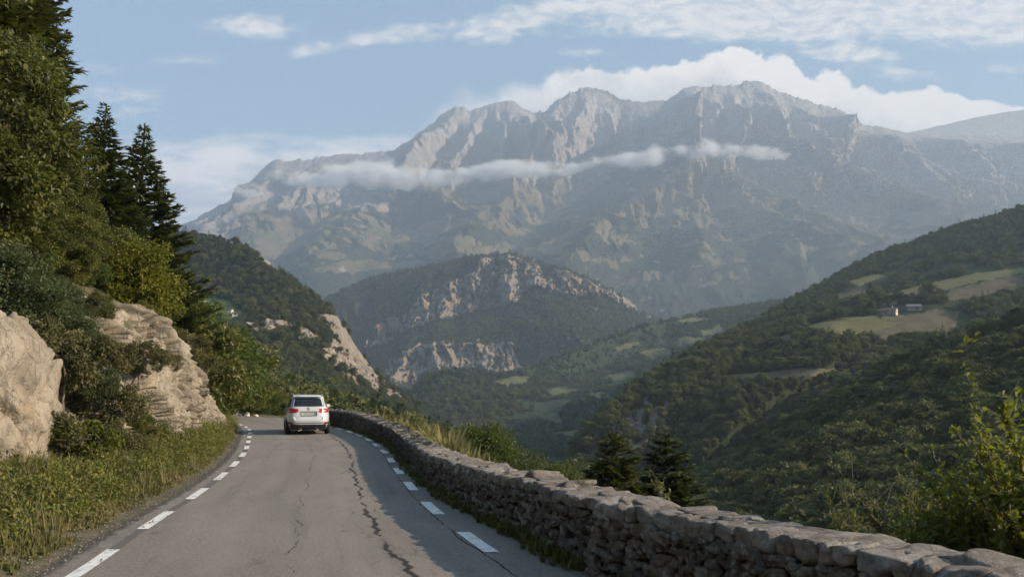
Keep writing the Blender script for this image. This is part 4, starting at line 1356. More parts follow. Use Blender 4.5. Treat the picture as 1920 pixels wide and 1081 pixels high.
t.put(b.inputs['Base Color'], t.mix(t.math('ADD', t.math('MULTIPLY', k, .88), t.math('MULTIPLY', tone, .12)), (.125, .115, .105), pc))
b.inputs['Roughness'].default_value = .7
tag(mb.build('road_markings', m, smooth=False), kind='structure')


# ------------------------------------------------------------------ rock
def blocks(x, y, z, seed=0, tilt=.6, flat=1.0):
    """Fractured stone: each jittered cell keeps one level with a tilted flat face; also the distance to the joints."""
    xi, yi, zi = np.floor(x).astype(np.int64), np.floor(y).astype(np.int64), np.floor(z).astype(np.int64)
    f1, f2, lev = np.full(x.shape, 9.0), np.full(x.shape, 9.0), np.zeros(x.shape)
    for dx in (-1, 0, 1):
        for dy in (-1, 0, 1):
            for dz in (-1, 0, 1):
                h = _P[_P[_P[(xi + dx + seed) & 255] + ((yi + dy) & 255)] + ((zi + dz) & 255)]
                g = _G[h] * .5 + .5
                ox, oy, oz = x - (xi + dx + g[..., 0]), y - (yi + dy + g[..., 1]), z - (zi + dz + g[..., 2])
                d = np.abs(ox) ** 1.3 + np.abs(oy) ** 1.3 + np.abs(oz) ** 1.3
                k = _G[_P[h + 1]]
                v = k[..., 0] * .5 + tilt * (k[..., 1] * ox + flat * k[..., 2] * oy + flat * k[..., 0] * oz)
                c = d < f1
                f2 = np.minimum(f2, np.maximum(f1, d))
                lev = np.where(c, v, lev)
                f1 = np.minimum(f1, d)
    return lev, f2 - f1


def worley(x, y, z, seed=0):
    """Distances to the nearest and second nearest of jittered cell points."""
    xi, yi, zi = np.floor(x).astype(np.int64), np.floor(y).astype(np.int64), np.floor(z).astype(np.int64)
    f1, f2 = np.full(x.shape, 9.0), np.full(x.shape, 9.0)
    for dx in (-1, 0, 1):
        for dy in (-1, 0, 1):
            for dz in (-1, 0, 1):
                h = _P[_P[_P[(xi + dx + seed) & 255] + ((yi + dy) & 255)] + ((zi + dz) & 255)]
                g = _G[h] * .5 + .5
                d = np.sqrt((xi + dx + g[..., 0] - x) ** 2 + (yi + dy + g[..., 1] - y) ** 2 + (zi + dz + g[..., 2] - z) ** 2)
                f2 = np.minimum(f2, np.maximum(f1, d))
                f1 = np.minimum(f1, d)
    return f1, f2


def rockmat(name, a, b_, dark, ochre, sc=1.0, moss=.35):
    m, t, b = material(name)
    pos = t.new('ShaderNodeTexCoord').outputs['Object']
    wv = t.vmath('ADD', pos, t.vmath('MULTIPLY', t.noise(pos, 1.3 * sc, 4, col=True), (.5 / sc,) * 3))
    n1 = t.noise(wv, 1.1 * sc, 7, .62)
    n2 = t.noise(t.mapping(wv, (1, 1, .35)), 5 * sc, 7, .68)
    n3 = t.noise(pos, 24 * sc, 5, .7)
    ed = t.voro(t.mapping(wv, (1, 1, .6)), 2.2 * sc, 'DISTANCE_TO_EDGE')
    c = t.mix(t.smooth(.35, .65, n1), a, b_)
    c = t.mix(t.math('MULTIPLY', t.smooth(.52, .66, n2), .6), c, dark)
    c = t.mix(t.math('MULTIPLY', t.smooth(.56, .7, t.noise(pos, .8 * sc, 5, .6)), .6), c, ochre)
    c = t.mix(t.math('MULTIPLY', t.smooth(.5, .72, n3), .4), c, tuple(q * .6 for q in dark))
    c = t.mix(t.math('MULTIPLY', t.smooth(.022, .0, ed), .4), c, tuple(q * .55 for q in dark))
    c = t.mix(t.math('MULTIPLY', t.attr('dark_brown'), .8), c, (.050, .042, .028))      # base colour turns dark brown along the open joints
    if moss:
        c = t.mix(t.math('MULTIPLY', t.smooth(.56, .70, t.noise(pos, 1.9 * sc, 6, .7)), moss), c, (.085, .085, .04))
    t.put(b.inputs['Base Color'], c)
    hgt = t.math('ADD', t.math('ADD', t.math('MULTIPLY', n2, 1.0), t.math('MULTIPLY', n3, .35)), t.math('MULTIPLY', t.smooth(.0, .10, ed), .18))
    t.put(b.inputs['Normal'], t.bump(hgt, 1.0, .10 / sc))
    b.inputs['Roughness'].default_value = .95
    return m


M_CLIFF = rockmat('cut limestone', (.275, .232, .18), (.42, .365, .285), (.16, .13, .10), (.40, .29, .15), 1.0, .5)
M_STONE = rockmat('pale boulder limestone', (.36, .31, .25), (.50, .44, .36), (.20, .165, .135), (.40, .30, .19), 1.6, .2)

# the rock cutting left of the road
ncol, nrow = 900, 190
qs = np.linspace(0, CBq[-1], ncol)
cb = np.stack([np.interp(qs, CBq, CBs[:, k]) for k in range(4)], 1)
tg = np.gradient(cb[:, :2], axis=0)
tg /= np.linalg.norm(tg, axis=1)[:, None]
nl = np.stack([-tg[:, 1], tg[:, 0]], 1)                     # away from the road, into the hill
vv = np.linspace(0, 1, nrow)
face = np.clip(vv / .8, 0, 1)                               # the face, then a shelf running back into the bank
back = np.clip((vv - .8) / .2, 0, 1)
qj = qs + .8 * fbm(qs / 2.2, 0, 3, 3)
topj = cb[:, 3] * (1 + .22 * fbm(qj / 1.6, 0, 1, 4) + .16 * (ridged(qj / 2.6, 0, 7, 3) - .5))
z0 = cb[:, 2] - .5
CX_ = cb[None, :, 0] + nl[None, :, 0] * (.95 * face[:, None] ** 1.4 + 2.0 * back[:, None])
CY_ = cb[None, :, 1] + nl[None, :, 1] * (.95 * face[:, None] ** 1.4 + 2.0 * back[:, None])
CZ_ = z0[None, :] + (topj - z0)[None, :] * face[:, None] ** .9 + 0.5 * back[:, None] * (topj > 1)[None, :]
sA = np.broadcast_to(qs[None, :], CZ_.shape)
w1 = sA + .35 * fbm(sA / 1.3, CZ_ / 1.3, 2, 4)
wz = CZ_ + .35 * fbm(sA / 1.3, CZ_ / 1.3, 6, 4)
fis = ridged(w1 / 2.1 + wz * .12, wz / 5.5, 3, 4)
zr = CY_ * 0 + 2.2
l1, j1 = blocks(w1 / .95 + .18 * wz, wz / 3.0, zr, 0, .8, .12)
l2, j2 = blocks(w1 / .40 + .15 * wz, wz / 1.3, zr + 3, 0, .8, .15)
l3, j3 = blocks(w1 / .24 + .6 * wz, wz / .55, zr + 6, 0, .7, .3)
dsp = .95 * (fis - .45) + .40 * l1 + .30 * l2 + .08 * l3 + .30 * (ridged(w1 * 1.5 + .5 * wz, wz * .45, 4, 4) - .4) + .26 * fbm(sA * 2.4, CZ_ * 1.5, 1, 7, .64) + .34 * fbm(sA / 3.4, CZ_ / 2.6, 9, 3)
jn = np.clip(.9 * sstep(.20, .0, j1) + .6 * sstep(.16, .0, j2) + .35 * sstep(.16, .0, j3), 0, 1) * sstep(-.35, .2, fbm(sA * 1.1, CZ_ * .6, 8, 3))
dsp -= .30 * sstep(.14, .0, j1) + .16 * sstep(.14, .0, j2) + .03 * sstep(.16, 0, j3)          # open joints between the blocks
dsp = dsp * np.clip(cb[None, :, 3] / 2.2, .25, 1.15) * np.clip(1 - 3 * back[:, None], 0, 1) * np.clip(1.25 - .55 * face[:, None] ** 4, 0, 1)
CX_, CY_ = CX_ - nl[None, :, 0] * dsp, CY_ - nl[None, :, 1] * dsp
CZ_ += .18 * fbm(CX_ * 1.1, CY_ * 1.1, 5, 5) * (back[:, None] > 0) + .12 * fbm(sA * 2, CZ_ * 2, 4, 4)
tag(mk('cliff', np.stack([CX_, CY_, CZ_], -1).reshape(-1, 3), gridfaces(nrow, ncol)[:, ::-1], M_CLIFF, attrs={'dark_brown': jn.ravel()}), kind='structure')


def lump(name, c, rad, seed, mat, n=70, sq=.75, rough=1.0, parent=None):
    """A boulder: a rounded block cut into facets by noise."""
    th, ph = np.meshgrid(np.linspace(0, 2 * np.pi, n), np.linspace(0, np.pi, n // 2 + 1))
    d = np.stack([np.cos(th) * np.sin(ph), np.sin(th) * np.sin(ph), np.cos(ph)], -1)
    e = np.sign(d) * np.abs(d) ** sq
    P = e * np.asarray(rad)
    sc = float(np.mean(rad))
    k = P / sc
    wq = .25 * fbm(k[..., 0] * 2 + seed, k[..., 1] * 2, k[..., 2] * 2, 3)
    a1, a2 = blocks(k[..., 0] * 1.5 + seed + wq, k[..., 1] * 1.5 + wq, k[..., 2] * 1.1)
    b1, b2 = blocks(k[..., 0] * 4 + seed, k[..., 1] * 4 + wq, k[..., 2] * 2.6)
    c1, c2 = blocks(k[..., 0] * 10 + seed, k[..., 1] * 10, k[..., 2] * 7)
    f = 1 + rough * (.10 * a1 + .065 * b1 + .025 * c1 - .06 * sstep(.14, 0, a2) - .025 * sstep(.14, 0, b2) + .06 * fbm(k[..., 0] * 4 + seed, k[..., 1] * 4, k[..., 2] * 4, 5, .6) + .16 * fbm(k[..., 0] * 1.1 + seed, k[..., 1] * 1.1, k[..., 2] * 1.1, 2))
    P = P * f[..., None]
    V = P.reshape(-1, 3)
    o = mk(name, V, gridfaces(n // 2 + 1, n), mat, parent)
    o.location = c
    return o


bo = lump('boulder', (-9.72, 14.1, 1.25), (1.45, 1.3, 2.15), 4, M_CLIFF, 300, .8, .9)
tag(bo, 'tall rounded tan rock pillar standing in the grass at the start of the cliff', 'boulder')
STN = [(404, 760, 66, .42), (437, 766, 66.5, .55), (462, 770, 67, .32), (480, 771, 67.5, .25), (420, 771, 65.5, .3), (449, 772, 66.8, .22)]
SLB = ['squat white stone nearest the cliff end beside the bend', 'tallest white stone at the outer edge of the bend', 'small white stone right of the tallest stone at the bend', 'low pale stone nearest the car at the bend edge',
       'pale stone half sunk in grass between the two biggest bend stones', 'tiny pale stone in front of the tallest bend stone']
M_WHITE = rockmat('whitish roadside stone', (.52, .49, .44), (.66, .63, .58), (.30, .27, .23), (.45, .38, .28), 2.5, .1)
for k, (px, py, Y, s_) in enumerate(STN):
    p = at(px, py, Y)
    o = lump('stone', (p[0], p[1], float(ground_z(p[0], p[1])) + s_ * .45), (s_ * .8, s_ * .7, s_ * .8), 20 + k, M_WHITE, 26, .75)
    tag(o, SLB[k], 'stone', 'pale stones along the bend')

# ------------------------------------------------------------------ dry stone wall
wr = np.random.default_rng(21)
wallt = thing('stone_wall', 'long low rubble stone wall with flat capping between the road and the valley', 'wall')
CAPH = .17


def wframe(s):
    """Point on the wall's road-side foot, unit tangent and normal (to the valley), height."""
    x, y, h = (float(np.interp(s, WS, WL[:, k])) for k in range(3))
    tx, ty = float(np.interp(s, WS, WT[:, 0])), float(np.interp(s, WS, WT[:, 1]))
    return np.array([x, y, 0]), np.array([tx, ty, 0]), np.array([ty, -tx, 0]), h


def stone(mb, c, T, N, size, r, tone, rough=.16):
    """An irregular rounded stone: a bevelled box, its corners pushed about."""
    fine = c[1] < 19
    if fine:
        V = _BLK * .5
        o = r.uniform(0, 90, 3)
        n_ = unit_(r.normal(size=(13, 3)) * np.array([1, 1, 1]) + 1.1 * np.sign(r.normal(size=(13, 3))))
        for pn in n_:                                     # broken faces: corners knocked off along random planes
            dd = r.uniform(.53, .66)
            ov = V @ pn - dd
            V = V - np.clip(ov, 0, None)[:, None] * pn
        q = V * 3.0 + o
        V = V * (1 + .05 * fbm(q[:, 0], q[:, 1], q[:, 2], 3))[:, None] + .035 * np.stack([noise(q[:, 0] * .6, q[:, 1] * .6, q[:, 2] * .6 + 40 * k) for k in range(3)], 1)
        if rough < .1:
            V[:, 2] = np.minimum(V[:, 2], .40 + .05 * V[:, 0] * r.normal())
    else:
        sub = MB()
        sub.box((0, 0, 0), (1, 1, 1), None, r.uniform(.16, .30))
        V = np.concatenate(sub.V)
    key = np.round(np.sign(V) @ np.array([1, 3, 9])).astype(int)
    jit = {k: r.normal(size=3) * rough * .75 for k in np.unique(key)}
    V = V + np.array([jit[k] for k in key])
    a = r.normal() * .13
    ca, sa = math.cos(a), math.sin(a)
    V = V * np.asarray(size)
    x, z = V[:, 0] * ca - V[:, 2] * sa, V[:, 0] * sa + V[:, 2] * ca
    P = np.asarray(c) + x[:, None] * T + V[:, 1][:, None] * N + z[:, None] * np.array([0, 0, 1.0])
    n0 = mb.n
    if fine:
        mb.add(P, _BLKF, tone)
        return
    mb.add(P, sub.F4[0], tone)
    for f4 in sub.F4[1:]:
        mb.F4.append(f4 + n0)
    for f3 in sub.F3:
        mb.F3.append(f3 + n0)


def unit_(v):
    return v / np.linalg.norm(v, axis=-1, keepdims=True)


def _block(n=7):
    """A cube of n x n squares a side, its corners welded."""
    V, Q, ids = [], [], {}
    for ax in range(3):
        for sg in (-1, 1):
            G = np.zeros((n + 1, n + 1), int)
            for i in range(n + 1):
                for j in range(n + 1):
                    p = [0, 0, 0]
                    p[ax], p[(ax + 1) % 3], p[(ax + 2) % 3] = sg * n, 2 * i - n, 2 * j - n
                    k = tuple(p)
                    if k not in ids:
                        ids[k] = len(V)
                        V.append(p)
                    G[i, j] = ids[k]
            for i in range(n):
                for j in range(n):
                    q = [G[i, j], G[i + 1, j], G[i + 1, j + 1], G[i, j + 1]]
                    Q.append(q if sg > 0 else q[::-1])
    return np.array(V) / n, np.array(Q)


_BLK, _BLKF = _block()
core, rub, cop = MB(), MB(), MB()
ns_ = 240
ss = np.linspace(0, WS[-1], ns_)
sec = []
for s in ss:
    p, T, N, h = wframe(s)
    sec.append([p + N * .055 + [0, 0, -.4], p + N * .065 + [0, 0, h - CAPH * .6], p + N * .55 + [0, 0, h - CAPH * .6], p + N * .60 + [0, 0, -2.2]])
V = np.array(sec).reshape(-1, 3)
i = np.arange(ns_ - 1) * 4
Q = np.concatenate([np.stack([i + a, i + 4 + a, i + 4 + (a + 1) % 4, i + (a + 1) % 4], 1) for a in range(4)])
core.add(V, np.concatenate([Q, [[0, 1, 2, 3], [V.shape[0] - 1, V.shape[0] - 2, V.shape[0] - 3, V.shape[0] - 4]]]))
for row in range(7):
    s = wr.uniform(0, .2)
    while s < WS[-1] - .2:
        p, T, N, h = wframe(s)
        body = h - CAPH + .10
        hh = body / 6.2
        L = float(np.clip(wr.lognormal(math.log(.17), .40), .08, .36))
        big = wr.random() < .18 and row < 6
        H = hh * (wr.uniform(.8, 1.12) if not big else 1.75)
        z = -.06 + hh * (row + .5 + wr.normal() * .16) + (hh * .4 if big else 0)
        z = min(z, h - CAPH - H * .42)
        dep = wr.uniform(.10, .16)
        stone(rub, p + T * (L / 2) + N * (dep * .5 - wr.uniform(.012, .05)) + np.array([0, 0, z]), T, N, (L * .91, dep, H * .88), wr, wr.random())
        s += L * wr.uniform(.93, 1.05)
for lane in range(2):
    s = wr.uniform(0, .2)
    while s < WS[-1] - .15:
        p, T, N, h = wframe(s)
        L = wr.uniform(.12, .32) if lane == 0 else wr.uniform(.2, .55)
        w_ = wr.uniform(.26, .36) if lane == 0 else .40
        H = CAPH * wr.uniform(.85, 1.2) * (1.0 if lane == 0 else .9)
        cN = w_ / 2 - wr.uniform(.0, .045) if lane == 0 else .60 - w_ / 2 + wr.uniform(-.02, .03)
        stone(cop, p + T * (L / 2) + N * cN + np.array([0, 0, h - H * .5 + wr.normal() * .006]), T, N, (L * 1.0, w_, H), wr, wr.random(), .05)
        s += L * .97


def stonemat(name, cols, sc, dark):
    m, t, b = material(name)
    pos = t.new('ShaderNodeTexCoord').outputs['Object']
    tone = t.attr('tint')
    cr = t.new('ShaderNodeValToRGB')
    while len(cr.color_ramp.elements) < len(cols):
        cr.color_ramp.elements.new(.5)
    for k, c in enumerate(cols):
        cr.color_ramp.elements[k].position = k / (len(cols) - 1)
        cr.color_ramp.elements[k].color = (*c, 1)
    t.put(cr.inputs[0], tone)
    n1, n2, n3 = t.noise(pos, 4 * sc, 6, .65), t.noise(pos, 14 * sc, 6, .7), t.noise(pos, 60 * sc, 4, .7)
    c = t.mix(t.math('MULTIPLY', t.smooth(.45, .65, n1), .65), cr.outputs[0], dark)
    c = t.mix(t.math('MULTIPLY', t.smooth(.55, .68, n2), .55), c, (.50, .48, .44))
    c = t.mix(t.math('MULTIPLY', t.smooth(.5, .36, n2), .5), c, tuple(q * .5 for q in dark))
    c = t.mix(t.math('MULTIPLY', t.smooth(.52, .7, n3), .5), c, tuple(q * .6 for q in dark))
    t.put(b.inputs['Base Color'], c)
    t.put(b.inputs['Normal'], t.bump(t.math('ADD', t.math('MULTIPLY', n2, 1.2), t.math('MULTIPLY', n3, .5)), 1.0, .035))
    b.inputs['Roughness'].default_value = .95
    return m


M_RUB = stonemat('rubble stones', [(.085, .073, .063), (.165, .143, .124), (.24, .212, .185), (.15, .108, .078), (.33, .295, .26)], 1.2, (.075, .058, .044))
M_COP = stonemat('capping stones', [(.21, .185, .16), (.30, .268, .236), (.25, .218, .188), (.38, .345, .31)], .9, (.13, .108, .088))
M_MORT = stonemat('old mortar', [(.05, .043, .036), (.07, .06, .05)], 1.2, (.03, .025, .02))
core.build('core', M_MORT, wallt, smooth=False)
rub.build('masonry', M_RUB, wallt)
cop.build('capping', M_COP, wallt)
# ------------------------------------------------------------------ trees and shrubs near the road
def tree_thing(name, label, cat, parts, loc, rz, group=None, sc=1.0):
    o = thing(name, label, cat, loc, rz, group)
    o.scale = (sc, sc, sc) if not isinstance(sc, tuple) else sc
    for nm, ob in parts:
        c = bpy.data.objects.new(nm, ob)
        COL.objects.link(c)
        c.parent = o
    return o


_cache = {}


def conifer_mesh(key, seed, h, r, nwh, nbr, spray, mat, dens=1.0, **kw):
    if key not in _cache:
        V, Fq, ti, mb = conifer_parts(seed, h, r, nwh, nbr, spray, dens, **kw)
        a = mk('crown', V, Fq, mat, attrs={'tint': ti}, link=False, smooth=False)
        b = mb.build('trunk', M_BARK, link=False)
        _cache[key] = (a.data, b.data)
        bpy.data.objects.remove(a)
        bpy.data.objects.remove(b)
    return _cache[key]


def broad_mesh(key, seed, rx, rz, z0, ncl, nlf, leaf, mat, nl=16, r0=.14, bark=None, **kw):
    if key not in _cache:
        V, Fq, ti, C, rad = broad_crown(seed, rx, rz, z0, ncl, nlf, leaf, **kw)
        a = mk('crown', V, Fq, mat, attrs={'tint': ti}, link=False, smooth=False)
        mb = MB()
        limbs(mb, seed, C, max(.2, z0 * .8), r0, z0 + 1.5 * rz, nl)
        b = mb.build('trunk', bark or M_BARK, link=False)
        _cache[key] = (a.data, b.data)
        bpy.data.objects.remove(a)
        bpy.data.objects.remove(b)
    return _cache[key]


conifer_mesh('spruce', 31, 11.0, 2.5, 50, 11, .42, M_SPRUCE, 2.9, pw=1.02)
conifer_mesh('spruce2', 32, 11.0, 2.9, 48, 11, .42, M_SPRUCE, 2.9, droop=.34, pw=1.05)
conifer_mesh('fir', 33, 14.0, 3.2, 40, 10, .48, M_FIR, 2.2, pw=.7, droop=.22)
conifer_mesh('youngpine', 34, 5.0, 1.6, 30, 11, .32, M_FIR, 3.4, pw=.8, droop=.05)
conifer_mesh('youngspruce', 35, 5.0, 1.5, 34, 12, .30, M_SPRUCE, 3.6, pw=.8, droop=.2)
broad_mesh('oak', 41, 3.2, 3.6, 1.6, 80, 30000, .175, M_OAK, 30, .2, cr=.22)
broad_mesh('oak2', 42, 2.9, 4.2, 1.2, 80, 30000, .18, M_OAK, 30, .2, cr=.23, shape='cone')
broad_mesh('lime', 43, 2.0, 2.4, .5, 60, 16000, .15, M_LIME, 16, .12, cr=.28, shape='cone')
broad_mesh('hazel', 44, 2.4, 2.1, .1, 70, 20000, .14, M_HAZEL, 18, .09, cr=.28)
broad_mesh('oakbush', 45, 1.9, 1.5, .0, 60, 15000, .12, M_OAK, 16, .06, cr=.28)
broad_mesh('scrub', 46, 1.0, .6, .0, 40, 7000, .075, M_SCRUB, 20, .03, cr=.3, bark=M_TWIG)
broad_mesh('limebush', 47, .9, .7, .0, 36, 4200, .09, M_LIME, 16, .03, cr=.3, bark=M_TWIG)
broad_mesh('lightbush', 48, 1.7, 1.5, .0, 55, 13000, .12, leafmat('fresh green leaves', [(.035, .055, .012), (.07, .10, .022), (.12, .15, .035)], .5, .3), 14, .06, cr=.28)

broad_mesh('cornerbush', 49, .95, 1.0, .0, 80, 24000, .05, leafmat('corner shrub leaves', [(.04, .055, .012), (.10, .115, .022), (.19, .185, .04)], .5, .32), 26, .02, cr=.26, bark=M_TWIG)
BASEH = {'cornerbush': 2.0, 'spruce': 11.0, 'spruce2': 11.0, 'fir': 14.0, 'youngpine': 5.0, 'youngspruce': 5.0, 'oak': 8.6, 'oak2': 9.4, 'lime': 5.2, 'hazel': 4.2, 'oakbush': 3.0, 'scrub': 1.25, 'limebush': 1.45, 'lightbush': 3.0}
for _k in list(BASEH):
    _c = np.zeros(len(_cache[_k][0].vertices) * 3, np.float32)
    _cache[_k][0].vertices.foreach_get('co', _c)
    BASEH[_k] = float(np.percentile(_c[2::3], 99.7))
NAMES = {'spruce': ('spruce_tree', 'tree'), 'spruce2': ('spruce_tree', 'tree'), 'fir': ('fir_tree', 'tree'), 'youngpine': ('pine_tree', 'tree'), 'youngspruce': ('spruce_tree', 'tree'), 'oak': ('oak_tree', 'tree'), 'oak2': ('oak_tree', 'tree'),
         'lime': ('lime_tree', 'tree'), 'hazel': ('hazel_shrub', 'shrub'), 'oakbush': ('oak_shrub', 'shrub'), 'scrub': ('dry_shrub', 'shrub'), 'limebush': ('yellow_shrub', 'shrub'), 'lightbush': ('green_shrub', 'shrub'), 'cornerbush': ('leafy_shrub', 'shrub')}


def plant(kind, px, Y, tip=None, h=None, label='', group=None, rz=None, wide=1.0, z=None, sink=.1):
    """Stand a plant on the ground at the column px and distance Y; its height is given or follows from its tip's row."""
    X = (px - CX) / F * Y
    zb = float(ground_z(X, Y)) - sink if z is None else z
    if h is None:
        h = CAMZ + (HY - tip) / F * Y - zb
    k = h / BASEH[kind]
    nm, cat = NAMES[kind]
    a, b = _cache[kind]
    cr = 'crown' if cat == 'tree' else 'foliage'
    tr = 'trunk' if cat == 'tree' else 'stem'
    return tree_thing(nm, label, cat, [(cr, a), (tr, b)], (X, Y, zb), random.uniform(0, 6.28) if rz is None else rz, group, (k * wide, k * wide, k))


LEFT = 'trees on the bank above the rock cutting'
T_ = [
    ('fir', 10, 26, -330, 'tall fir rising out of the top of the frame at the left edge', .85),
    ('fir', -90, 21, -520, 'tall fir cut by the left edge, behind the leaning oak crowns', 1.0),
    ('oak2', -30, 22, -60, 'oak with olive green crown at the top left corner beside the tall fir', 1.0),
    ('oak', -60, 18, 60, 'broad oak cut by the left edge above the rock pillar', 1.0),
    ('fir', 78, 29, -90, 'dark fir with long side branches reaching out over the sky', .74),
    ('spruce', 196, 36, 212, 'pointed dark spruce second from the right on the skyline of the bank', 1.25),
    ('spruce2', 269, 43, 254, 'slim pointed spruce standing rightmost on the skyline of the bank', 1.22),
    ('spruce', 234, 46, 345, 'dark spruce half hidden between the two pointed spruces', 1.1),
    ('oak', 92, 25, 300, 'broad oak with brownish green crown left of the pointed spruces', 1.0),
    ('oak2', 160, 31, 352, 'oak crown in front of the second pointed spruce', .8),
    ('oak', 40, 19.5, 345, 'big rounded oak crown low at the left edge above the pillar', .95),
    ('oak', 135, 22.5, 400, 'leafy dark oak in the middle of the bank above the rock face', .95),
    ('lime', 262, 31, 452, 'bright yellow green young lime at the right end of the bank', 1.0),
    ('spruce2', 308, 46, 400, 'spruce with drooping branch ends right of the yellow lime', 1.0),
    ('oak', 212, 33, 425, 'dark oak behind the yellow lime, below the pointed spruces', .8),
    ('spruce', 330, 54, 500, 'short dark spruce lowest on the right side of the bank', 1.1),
    ('oak', -140, 23, 150, 'oak almost wholly outside the left edge of the frame', 1.0),
]
for kind, px, Y, tip, lab, w in T_:
    plant(kind, px, Y, tip, label=lab, group=LEFT, wide=w)
S_ = [
    ('hazel', 60, 17.2, 520, 'grey green hazel bush hanging over the gap beside the rock pillar', 1.0),
    ('hazel', 10, 16.2, 455, 'grey green hazel bush directly above the rock pillar', 1.0),
    ('hazel', 110, 19.6, 520, 'large hazel bush above the broken middle of the rock face', .85),
    ('oakbush', 182, 21.4, 545, 'dense oak bush spilling over the top of the rock face', .95),
    ('hazel', 205, 25, 560, 'hazel bush on the rock top left of the highest rock point', .9),
    ('oakbush', 270, 27.5, 565, 'oak bush behind the highest rock point', .9),
    ('lightbush', 160, 24, 470, 'mid green bush between the dark oak and the rock face', 1.1),
    ('oakbush', 345, 45, 580, 'green bush right behind the highest rock point', 1.0),
    ('lightbush', 375, 50, 610, 'fresh green bush on the slope behind the right end of the rock', 1.1),
    ('lightbush', 405, 56, 640, 'fresh green bush lower down the slope right of the rock face', 1.0),
    ('oakbush', 390, 62, 610, 'dark green bush higher on the slope right of the rock face', 1.2),
    ('lightbush', 432, 66, 672, 'fresh green bush above the pale stones at the bend', 1.0),
    ('oakbush', 455, 72, 696, 'dark bush above the pale stones, near the small meadow', 1.1),
    ('lightbush', 492, 76, 722, 'low green bush at the bend left of the car', 1.2),
    ('oakbush', 520, 80, 732, 'low dark bush directly left of the car roof', 1.3),
    ('lightbush', 350, 56, 560, 'pale green bush high on the slope above the bend', 1.0),
]
for kind, px, Y, tip, lab, w in S_:
    plant(kind, px, Y, tip, label=lab, group='bushes on the left bank', wide=w)
L_ = [
    ('limebush', 150, 14.8, .95, 'yellow green bush with bare twigs in front of the rock face', 1.0),
    ('limebush', 172, 15.6, .75, 'smaller yellow green bush in front of the broken block of rock', 1.0),
    ('scrub', 205, 17.0, .8, 'grey brown scrub at the foot of the rock face beside the yellow bush', 1.2),
    ('scrub', 120, 14.9, 1.1, 'dry scrub in the gap between pillar and rock face', 1.0),
    ('oakbush', 265, 19.8, 1.0, 'dark green bush at the foot of the middle rock face', 1.0),
    ('scrub', 245, 20.0, .7, 'dry scrub left of the dark bush at the rock foot', 1.2),
]
for kind, px, Y, h, lab, w in L_:
    plant(kind, px, Y, h=h, label=lab, group='bushes along the rock foot', wide=w, sink=.02)
# shrubs growing on the face and its ledges
for px, py, Y, kind, h, lab in [(118, 690, 16.3, 'scrub', 1.3, 'tangled dry scrub hanging in the gap right of the pillar'), (172, 735, 17.4, 'hazel', 1.0, 'grey green bush clinging to the left part of the rock face'), (205, 770, 17.9, 'scrub', 1.0, 'brown scrub tuft low on the left part of the rock face'),
                                 (262, 688, 21.4, 'scrub', .9, 'dark scrub tuft on a ledge left of the ochre rib'), (300, 690, 24.6, 'scrub', .8, 'small green bush in the fissure of the rock face'), (140, 655, 17.4, 'hazel', 1.2, 'grey green bush over the hollow in the rock face'),
                                 (206, 680, 19.7, 'scrub', .9, 'dry scrub on the rock shoulder left of the ledge'), (352, 660, 31.5, 'scrub', 1.2, 'scrub on the crest right of the highest rock point'), (385, 700, 36.5, 'scrub', 1.0, 'scrub on the low crest near the right end of the rock')]:
    p = at(px, py, Y)
    plant(kind, px, Y, h=h, label=lab, group='shrubs on the rock face', z=p[2] - .25 * h)

RT = 'trees and shrubs below the roadside wall'
for kind, px, Y, tip, lab, w in [
    ('lightbush', 905, 26, 796, 'round dark bush standing just over the wall right of the dry grass', .95), ('hazel', 980, 27, 850, 'grey green shrubs left of the young pine below the wall', 1.2), ('oakbush', 1040, 25, 872, 'dense low shrub against the young pine', 1.2),
    ('youngpine', 1150, 22, 814, 'young light green pine left of the dark spruce behind the wall', 1.25), ('youngspruce', 1250, 23, 822, 'small dark spruce rising behind the middle of the wall', 1.35), ('hazel', 1090, 30, 868, 'grey green shrub half hidden behind the young pine', 1.1),
    ('oakbush', 860, 30, 812, 'low bush between the dry grass and the round bush', 1.1), ('hazel', 930, 33, 826, 'pale shrub behind the round bush', 1.1), ('oakbush', 1195, 26, 896, 'low shrub between the pine and the dark spruce', 1.2)]:
    plant(kind, px, Y, tip, label=lab, group=RT, wide=w)


def whip_shrub(name, label, loc, stems, nleaf, leaf, mats, seed, group=None, twigs=True):
    """A shrub of arching whips set with small leaves: stems are lists of world points."""
    r = np.random.default_rng(seed)
    o = thing(name, label, 'shrub', loc, 0, group)
    st, lf = MB(), MB()
    loc = np.asarray(loc)
    for P, n in stems:
        P = np.asarray(P, float) - loc
        Q, q = spline(P, .04)
        st.tube(Q[::3], np.linspace(.014, .005, len(Q[::3])), 5, .5)
        segs = [(Q, n)]
        if twigs:
            for _ in range(max(3, n // 14)):
                i = r.integers(len(Q) // 5, len(Q))
                d = unit(r.normal(size=3) + np.array([0, 0, .8]))
                l = r.uniform(.08, .34)
                T2 = np.stack([Q[i] + d * l * k + np.array([0, 0, .12 * l]) * k * k for k in np.linspace(0, 1, 7)])
                st.tube(T2, np.linspace(.004, .0016, 7), 4, .5)
                segs.append((T2, max(4, int(n * l * .12))))
        for Qs, m in segs:
            s = r.uniform(.06, 1, m) ** .9
            B = np.stack([np.interp(s * (len(Qs) - 1), np.arange(len(Qs)), Qs[:, k]) for k in range(3)], 1)
            d = unit(rdir(r, m) + np.array([0, 0, .35]))
            L = leaf * r.uniform(.55, 1.3, m)
            V, Fq = leaves(B, d, unit(rdir(r, m) + np.array([0, 0, .8])), L, L * .58, .2)
            lf.add(V, Fq, np.repeat(r.random(m), 4))
    lf.build('foliage', mats[0], o, smooth=False)
    st.build('stem', mats[1], o)
    return o


